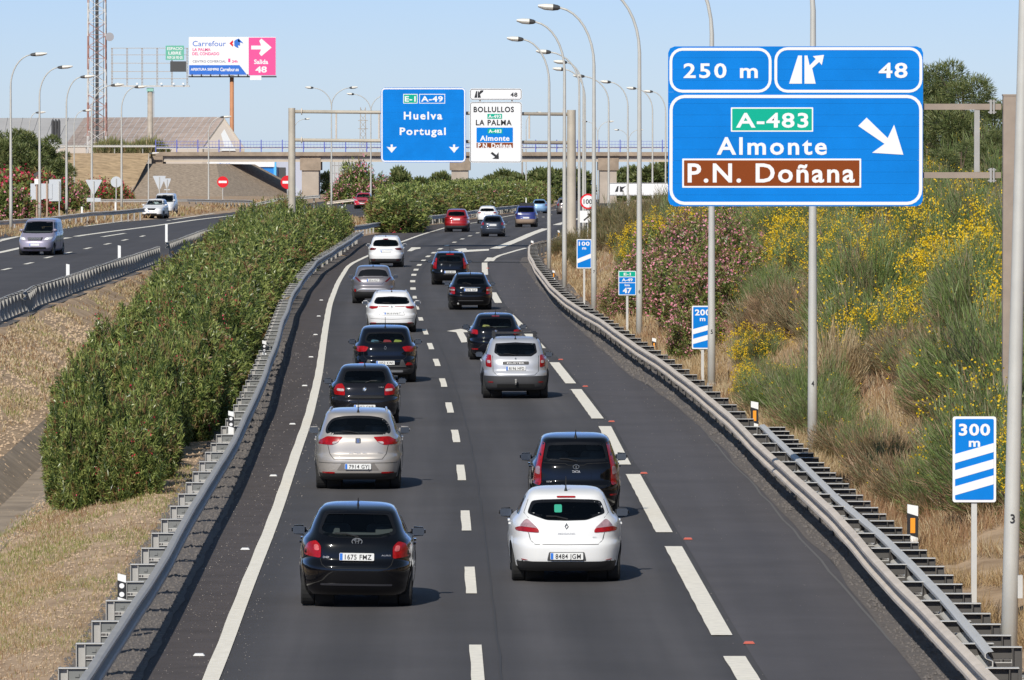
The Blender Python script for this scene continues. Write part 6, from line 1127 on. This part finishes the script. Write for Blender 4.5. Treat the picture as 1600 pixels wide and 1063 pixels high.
for i, (px, D, s_, pr, lb) in enumerate([(8, 530, 1.4, redfar, 'deep red oleander at the left edge below the pines'), (35, 545, 1.3, redfar, 'red oleander behind the pale sign backs, left of them'), (60, 560, 1.2, redfar, 'red oleander directly behind the pale sign backs'), (95, 585, .9, pinkfar, 'pale pink oleander right of the pale sign backs'), (118, 600, .85, pinkfar, 'small pale pink oleander left of the give way sign back'), (12, 505, .9, pinkfar, 'greenish oleander with few flowers at the left edge'), (80, 800, 1.3, redfar, 'dark red oleander at the foot of the embankment by the pines'), (128, 860, 1.2, redfar, 'red oleander at the embankment foot behind the give way sign back'), (163, 865, 1.3, redfar, 'red oleander at the embankment foot left of the round sign back'), (188, 870, 1.0, redfar, 'small red oleander at the right end of the embankment foot')]):
    x = PD(px, 320, D).x; place(pr, 'oleander_bush', lb, 'shrub', (x, D, roadz(D) + (.7 if D < 700 else 0)), i * 1.1, (s_, s_, s_))
# ---- broom, dry shrubs
def broom(seed, n, fl, rx=1.25, h=1.9, mats=broomg, mix=(.62, .27, .11), L=(.22, .50), wd_=.013, fs=.045, fm=yelf, upw=1.0):
    rng = np.random.default_rng(seed); root = thing('proto', '', ''); Pn, Nn = domepts(n, rx, rx, h, lump=.25, rng=rng, seed=seed, shell=(.25, .95)); 
    base = np.array([0, 0, -.2]); d = unit(unit(Pn - base) + np.array([0, 0, .25 * upw]) + rng.normal(0, .27, Pn.shape)); Ls = rng.uniform(*L, n); V = leafquads(Pn - d * Ls[:, None] * .6, d, Ls, wd_ * rng.uniform(.7, 1.4, n), -.03, rng)
    ang = np.arctan2(Pn[:, 1], Pn[:, 0]); cl_ = .5 + .5 * np.sin(ang * 3 + Pn[:, 2] * 2.2 + seed) ; u = rng.random(n) * .6 + cl_ * .4; mi = np.where(u < mix[0], 0, np.where(u < mix[0] + mix[1], 1, 2)); mi = np.where((Pn[:, 2] < h * .3) & (rng.random(n) < .5), 2, mi)
    meshq('twigs', V, mats, mi, root)
    if fl:
        Pf, Nf = domepts(fl, rx * 1.02, rx * 1.02, h * 1.05, lump=.25, rng=rng, seed=seed, low=.25, shell=(.93, 1.06)); keep = np.sin(Pf[:, 0] * 3 + seed) + np.sin(Pf[:, 1] * 2.7 + Pf[:, 2] * 2) > -.6; Pf = Pf[keep]; idx = np.repeat(np.arange(len(Pf)), 4); c = Pf[idx] + rng.normal(0, fs * .8, (len(idx), 3)); meshq('flowers', leafquads(c, rng.normal(size=c.shape), fs, fs * .85, 0, rng), [fm], None, root)['kind'] = 'stuff'
    b = MB()
    for _ in range(9): t = rng.uniform(0, 6.28); q_ = rng.uniform(.3, .8); b.tube([(0, 0, -.3), (rx * q_ * .5 * math.cos(t), rx * q_ * .5 * math.sin(t), h * .35), (rx * q_ * math.cos(t), rx * q_ * math.sin(t), h * .75)], [.025, .015, .006], 4)
    b.build('stems', bark, root); return root
brG = [broom(101 + i, 13000, (30, 190, 12)[i], rx=1.6, h=(2.0, 1.8, 2.3)[i]) for i in range(3)]; brY = [broom(111 + i, 10500, 950, rx=1.5, h=2.0, fs=.058) for i in range(2)]; brD = broom(121, 8500, 10, rx=1.4, mats=[broomg[2], broomg[1], tam[0]], mix=(.6, .25, .15), h=1.3); brP = broom(131, 4500, 0, mats=[strawm[1], strawm[0], strawm[1]], mix=(.5, .3, .2), h=1.1, rx=.8)
tmk = [broom(141 + i, 6500, 0, mats=[tam[0], tam[1], broomg[2]], mix=(.55, .33, .12), rx=1.8, h=2.1, wd_=.03, L=(.3, .6)) for i in range(2)]
def proj(p):
    v = Vector(p) - Vector((0, 0, CH)); f = v.y * math.cos(PITCH) - v.z * math.sin(PITCH); u = v.y * math.sin(PITCH) + v.z * math.cos(PITCH); return 800 + F * v.x / f, 531.5 - F * u / f
G1 = 'broom shrubs covering the right bank'; d = 100.0; cnt = 0
LB = {'g': 'green wiry broom', 'y': 'yellow flowering broom', 'd': 'brown dry wiry shrub', 't': 'feathery olive tamarisk'}
def where(l, px, py):
    a = 'below the left edge of the big sign' if px < 1060 else 'around lamp post 5' if px < 1200 else 'around lamp post 4' if px < 1330 else 'under right half of the big sign' if px < 1440 else 'left of the brown sign post' if px < 1560 else 'at the right picture edge'
    v = 'top' if py < 360 else 'upper part' if py < 450 else 'middle' if py < 560 else 'foot'
    return l + ', ' + v + ' of bank ' + a
while d < 445:
    s = 2.6 + (1.2 if d < 126 else 0)
    while s < (14 if d < 260 else 12):
        X = asphR(d) + s + rr.uniform(-.5, .5); D = d + rr.uniform(-1.2, 1.2); z = zat(X, D); px, py = proj((X, D, z + .8)); ok = px < 1880 and py > 200
        pk = (930 < px < 1165 and 372 < py < 610 and D < 290 and s < 6.5)
        drygrass = px < 1000 and py > 395 and s < 6
        clear = px < 1105 and py > 325 and 250 < D < 315
        if ok and not pk and not drygrass and not clear:
            u = rr.random()
            if D > 305: ty = 't' if (s < 8.5 and px < 1060) else ('g' if u < .35 else 'd')
            elif 1130 < px < 1350 and 340 < py < 430: ty = 'y' if u < .55 else 'g'
            elif px > 1440 and 400 < py < 540: ty = 'y' if u < .6 else 'g'
            elif py < 330: ty = 'y' if u < .22 else ('g' if u < .55 else 'd')
            else: ty = 'g' if u < .58 else ('d' if u < .92 else 'y')
            sc = rr.uniform(.55, 1.2) * (1 if s > 3.4 else .7)
            pr = {'g': brG[rr.randrange(3) if D < 305 else 2], 'y': brY[rr.randrange(2)], 'd': brD, 't': tmk[rr.randrange(2)]}[ty]
            if ty == 't': sc *= .8
            place(pr, 'tamarisk' if ty == 't' else 'broom_shrub', ('low ' if sc < .75 else 'mid-sized ' if sc < .95 else 'large ') + where(LB[ty], px, py), 'shrub', (X, D, z - .1), rr.uniform(0, 6.28), (sc, sc, sc * rr.uniform(.85, 1.15)), G1 if ty != 't' else 'tamarisks at the far end of the right bank'); cnt += 1
        s += rr.uniform(1.9, 2.7)
    d += 3.2 if d < 200 else (4.6 if d < 300 else 8)
x = PD(1012, 400, 300).x
for k, (dx, dy, sc) in enumerate(((.1, 0, .80), (.9, 2, .95), (-.4, 3, .7))): place(brY[k % 2], 'broom_shrub', ('round', 'largest round', 'smaller left')[k] + ' bright yellow flowering broom between lamp posts 6 and 7 above the pink oleanders', 'shrub', (x + dx, 302 + dy, zat(x + dx, 302 + dy)), k, (sc * 1.05, sc * 1.05, sc * 1.05))
x = PD(1318, 470, 165).x; place(brP, 'dry_weed_clump', 'pale straw-coloured feathery weed clump right of lamp post 4', 'shrub', (x, 168, zat(x, 168) + .35), 0, (1.1, 1.1, 1.5))
# ---- pines
def pine(seed, hh, r, trunk_h, nb=24, nq=620, L=.30, wd_=.038):
    rng = np.random.default_rng(seed); root = thing('proto', '', ''); C = []; 
    for i in range(nb):
        u = rng.uniform(0, 1); th = rng.uniform(0, 6.28); rad = r * math.sqrt(max(.05, 1 - (u * 1.6 - .65) ** 2 / 1.2)) * rng.uniform(.3, .95); C.append((rad * math.cos(th), rad * math.sin(th), trunk_h + (hh - trunk_h) * u, r * rng.uniform(.22, .40)))
    V = []; MI = []
    for (cx, cy, cz, cr) in C:
        p = rng.normal(size=(nq, 3)); p = unit(p) * rng.uniform(.5, 1.0, (nq, 1)); nrm = unit(p + np.array([0, 0, .5])); pos = np.array([cx, cy, cz]) + p * np.array([cr, cr, cr * .75]); V.append(leafquads(pos, nrm + rng.normal(0, .4, p.shape), L * rng.uniform(.7, 1.3, nq), wd_, 0, rng)); MI.append(np.where(rng.random(nq) < (.25 + .3 * (p[:, 2] > .3)), 1, 0))
    meshq('crown', np.vstack(V), pinem, np.concatenate(MI), root); b = MB(); b.tube([(0, 0, -.5), (.1, 0, trunk_h), (.05, .1, hh * .85)], [.18, .13, .04], 8)
    for (cx, cy, cz, cr) in C[::2]: b.tube([(.08, .05, max(.6 * cz, trunk_h * .7)), (cx * .9, cy * .9, cz)], [.06, .02], 5)
    b.build('trunk', bark, root); return root
pn = [pine(201 + i, 6.5, 2.4, 1.8) for i in range(3)]; pnb = [pine(211 + i, 7.0, 3.2, .8, nb=34, nq=420, L=.42, wd_=.10) for i in range(2)]
for i, (px, D, top, sc, lb) in enumerate([(1450, 262, 112, .78, 'pine tree just right of the top edge of the big blue sign'), (1508, 255, 92, .92, 'tallest pine tree against the sky between the big blue sign and its post'), (1555, 270, 150, .75, 'lower pine behind the brown sign post'), (1475, 275, 168, .85, 'dark bushy pine low behind the sign bracket, left'), (1530, 285, 172, .9, 'dark bushy pine low behind the sign bracket, right'), (1595, 262, 160, .8, 'pine at the right edge of the picture behind the tall lamp post'), (1430, 290, 170, .8, 'pine mostly hidden behind the right edge of the big blue sign'), (1500, 235, 215, .6, 'low young pine in front of the pine row'), (1555, 232, 205, .62, 'low young pine beside the brown sign post')]):
    x = PD(px, 200, D).x; zt = PD(px, top, D).z; zg = zat(x, D); hh = zt - zg; s_ = hh / 6.5; place(pn[i % 3], 'pine_tree', lb, 'tree', (x, D, zg - .1), i * 1.7, (max(s_ * 1.05, sc * .75), max(s_ * 1.05, sc * .75), s_))
for i, (px, D, top, w_, lb) in enumerate([(5, 700, 214, 1.0, 'large dark pine at the left edge of the picture'), (35, 690, 211, 1.0, 'large dark pine second from the left edge'), (62, 700, 222, .9, 'dark pine behind the pale sign backs'), (84, 720, 243, .75, 'lowest dark pine at the right end of the left clump'), (-25, 700, 216, 1.0, 'dark pine cut off by the left edge')]):
    x = PD(px, 300, D).x; zt = PD(px, top, D).z; zg = roadz(D) + 1; place(pnb[i % 2], 'pine_tree', lb, 'tree', (x, D, zg), i * 2.1, (w_, w_, (zt - zg) / 7.0))
# ---- reeds on the overpass approach and far trees
reed = broom(301, 1500, 0, mats=[leafmat('reed', (.20, .22, .08), (.36, .35, .15), .4), strawm[0], strawm[1]], mix=(.75, .15, .1), rx=1.6, h=2.6, wd_=.10, L=(.8, 1.6), upw=3)
for i, (px, sc) in enumerate([(158, .9), (168, 1.05), (180, 1.05), (192, .9), (204, .75), (214, .9), (224, 1.05), (236, 1.1), (248, .9), (258, .6)]):
    x = PD(px, 240, 1016).x; place(reed, 'reed_clump', 'clump of tall yellowish green reeds at the roadside on the overpass approach', 'reeds', (x, 1016, PD(px, 238, 1016).z - .4), i, (sc, sc, sc * .9), 'reeds along the overpass approach')
ftree = [pine(231 + i, 5.0, 2.6, .6, nb=18, nq=150, L=.8, wd_=.3) for i in range(2)]
for i, (px, D, top, w_, lb) in enumerate([(622, 1250, 268, .9, 'hazy round distant tree right of the far pink oleanders'), (636, 1300, 270, .8, 'hazy distant tree behind a thin pole'), (676, 1280, 283, .5, 'small pointed distant tree under the overpass'), (688, 1260, 270, .9, 'distant tree left of the middle bridge pier'), (780, 1180, 272, 1.1, 'reddish distant tree right of the middle bridge pier'), (805, 1150, 273, 1.3, 'dark distant tree between the far signs and the gantry post'), (840, 1200, 270, 1.3, 'distant tree behind the gantry post'), (868, 1200, 265, 1.2, 'distant tree right of the gantry'), (905, 1200, 268, 1.2, 'distant tree left of the right bridge pier'), (985, 1240, 262, 1.5, 'distant tree right of the right bridge pier'), (1010, 1220, 268, 1.4, 'distant tree above the long white sign'), (1035, 1240, 250, 1.3, 'distant tree at the left edge of the big blue sign'), (1060, 1240, 262, 1.3, 'distant tree hidden behind the big blue sign'), (968, 1100, 272, 1.0, 'dark distant bush beside the right bridge pier'), (520, 1250, 275, 1.0, 'distant tree behind the pale gridded wall'), (760, 1230, 280, 1.0, 'low distant tree under the white overhead sign'), (655, 1260, 282, .9, 'low distant tree above the far hedge')]):
    x = PD(px, 300, D).x; zt = PD(px, top, D).z; zg = roadz(D) - 1; place(ftree[i % 2], 'distant_tree', lb, 'tree', (x, D, zg), i, (w_, w_, (zt - zg) / 5.0))
for pr in near + midp + far + pinkb + [pinkfar, redfar] + brG + brY + [brD, brP] + tmk + pn + pnb + [reed] + ftree: kill(pr)
# ---- grasses (uncountable)
def grass(name, n, fX, fD, hgt, wd_, mix, seed, cond=None):
    rng = np.random.default_rng(seed); D = fD(rng, n); X = fX(rng, n, D); keep = np.ones(n, bool)
    if cond is not None: keep = cond(X, D, rng)
    X, D = X[keep], D[keep]; n = len(X); Z = np.array([H(a, b) for a, b in zip(X, D)]); k = 4
    X = np.repeat(X, k) + rng.normal(0, .05, n * k); D = np.repeat(D, k) + rng.normal(0, .05, n * k); Z = np.repeat(Z, k) - .02; N = n * k
    d = unit(np.stack([rng.normal(0, .35, N), rng.normal(0, .35, N), np.ones(N)], 1)); L = rng.uniform(hgt[0], hgt[1], N); V = leafquads(np.stack([X, D, Z], 1), d, L, wd_ * (D / 120), 0.05, rng)
    patch = .5 + .5 * np.sin(X * .9 + np.sin(D * .25) * 2) * np.sin(D * .31 + X * .4); u = rng.random(N) * .6 + patch * .4; mi = np.where(u < mix[0], np.where(np.sin(X * .5 + D * .13) + rng.normal(0, .5, N) > .2, 3, 0), np.where(u < mix[1], 1, 2)); o = meshq(name, V, strawm, mi); o['kind'] = 'stuff'; return o
dd = lambda a, b: (lambda rng, n: 1 / rng.uniform(1 / b, 1 / a, n))
RL_ = np.vectorize(railL); AR = np.vectorize(asphR); XM = np.vectorize(xm)
grass('median_grass', 30000, lambda r, n, D: RL_(D) - .7 - r.uniform(0, 1, n) ** .8 * 4.0, dd(85, 150), (.03, .15), .011, (.40, .58), 1, lambda X, D, r: r.random(len(X)) < .18 + .55 * (np.sin(X * 1.7 + D * .3) * np.sin(D * .22 - X) > -.1))
grass('median_grass', 15000, lambda r, n, D: XM(D) + 1.2 + r.uniform(0, 1, n) * (RL_(D) - XM(D) - 7.5), dd(130, 400), (.06, .22), .018, (.45, .8), 2, lambda X, D, r: r.random(len(X)) < .12 + .6 * (np.sin(X * .9 + D * .2) * np.sin(D * .11) > 0))
grass('bank_grass', 30000, lambda r, n, D: AR(D) + 1.5 + r.uniform(0, 1, n) ** 1.6 * 5, dd(95, 420), (.12, .48), .013, (.60, .97), 3, lambda X, D, r: ~((D < 118) & (X - AR(D) < 4.2) & (np.sin(X * 2 + D) > -.7)))
grass('bank_grass', 26000, lambda r, n, D: AR(D) + 5 + r.uniform(0, 1, n) * 9, dd(100, 430), (.15, .60), .015, (.66, .92), 4)
grass('roadside_weeds', 5000, lambda r, n, D: XM(D) * 0 + r.uniform(-50, -30, n), dd(430, 700), (.2, .5), .02, (.6, .85), 5)
grass('roadside_weeds', 4000, lambda r, n, D: np.where(r.random(n) < .5, -14, -26) + r.uniform(-6, 3, n), dd(455, 900), (.2, .5), .02, (.6, .85), 6, lambda X, D, r: (X > XM(D) + 1) | (X < np.vectorize(xo)(D) - 1))
# ---- loose stones
def stones(name, n, fX, fD, size, m, seed, z=.0):
    rng = np.random.default_rng(seed); D = fD(rng, n); X = fX(rng, n, D); S = rng.uniform(*size, n) * (D / 110); Z = np.array([H(a, b) for a, b in zip(X, D)]) + z; base = np.array([[1, 0, 0], [0, 1, 0], [-1, 0, 0], [0, -1, 0], [0, 0, 1.]]); V = (base[None] * S[:, None, None] * rng.uniform(.5, 1.2, (n, 5, 1))) + np.stack([X, D, Z], 1)[:, None]
    f = np.array([[0, 1, 4], [1, 2, 4], [2, 3, 4], [3, 0, 4]]); Fq = (f[None] + (np.arange(n) * 5)[:, None, None]).reshape(-1, 3); o = npmesh(name, V.reshape(-1, 3), Fq, [m], nper=3); o['kind'] = 'stuff'
pale = mat('pale_stone', (.42, .37, .32), .9); darkst = mat('grey_stone', (.14, .125, .115), .95)
stones('shoulder_grit', 900, lambda r, n, D: RL_(D) + .3 + r.uniform(0, 1, n) ** 1.3 * 1.3, dd(88, 250), (.005, .010), pale, 7, .05); stones('shoulder_grit', 900, lambda r, n, D: AR(D) - r.uniform(0, 1, n) ** 1.5 * 2.4, dd(88, 330), (.005, .010), pale, 8, .04)
stones('verge_gravel', 5000, lambda r, n, D: RL_(D) - .9 + r.uniform(0, 1, n) * 1.1, dd(88, 240), (.02, .045), darkst, 9, .03); stones('verge_gravel', 6000, lambda r, n, D: AR(D) + r.uniform(0, 1.4, n), dd(88, 330), (.02, .045), darkst, 10, .03)
stones('wood_chips', 7000, lambda r, n, D: RL_(D) - .9 - r.uniform(0, 1, n) * 4, dd(88, 170), (.012, .03), mat('wood_chip', (.52, .38, .25), .9), 11, .01); stones('wood_chips', 8000, lambda r, n, D: XM(D) + 1.3 + r.uniform(0, 1, n) * 5, dd(120, 260), (.02, .04), mat('wood_chip', ()), 12, .01)
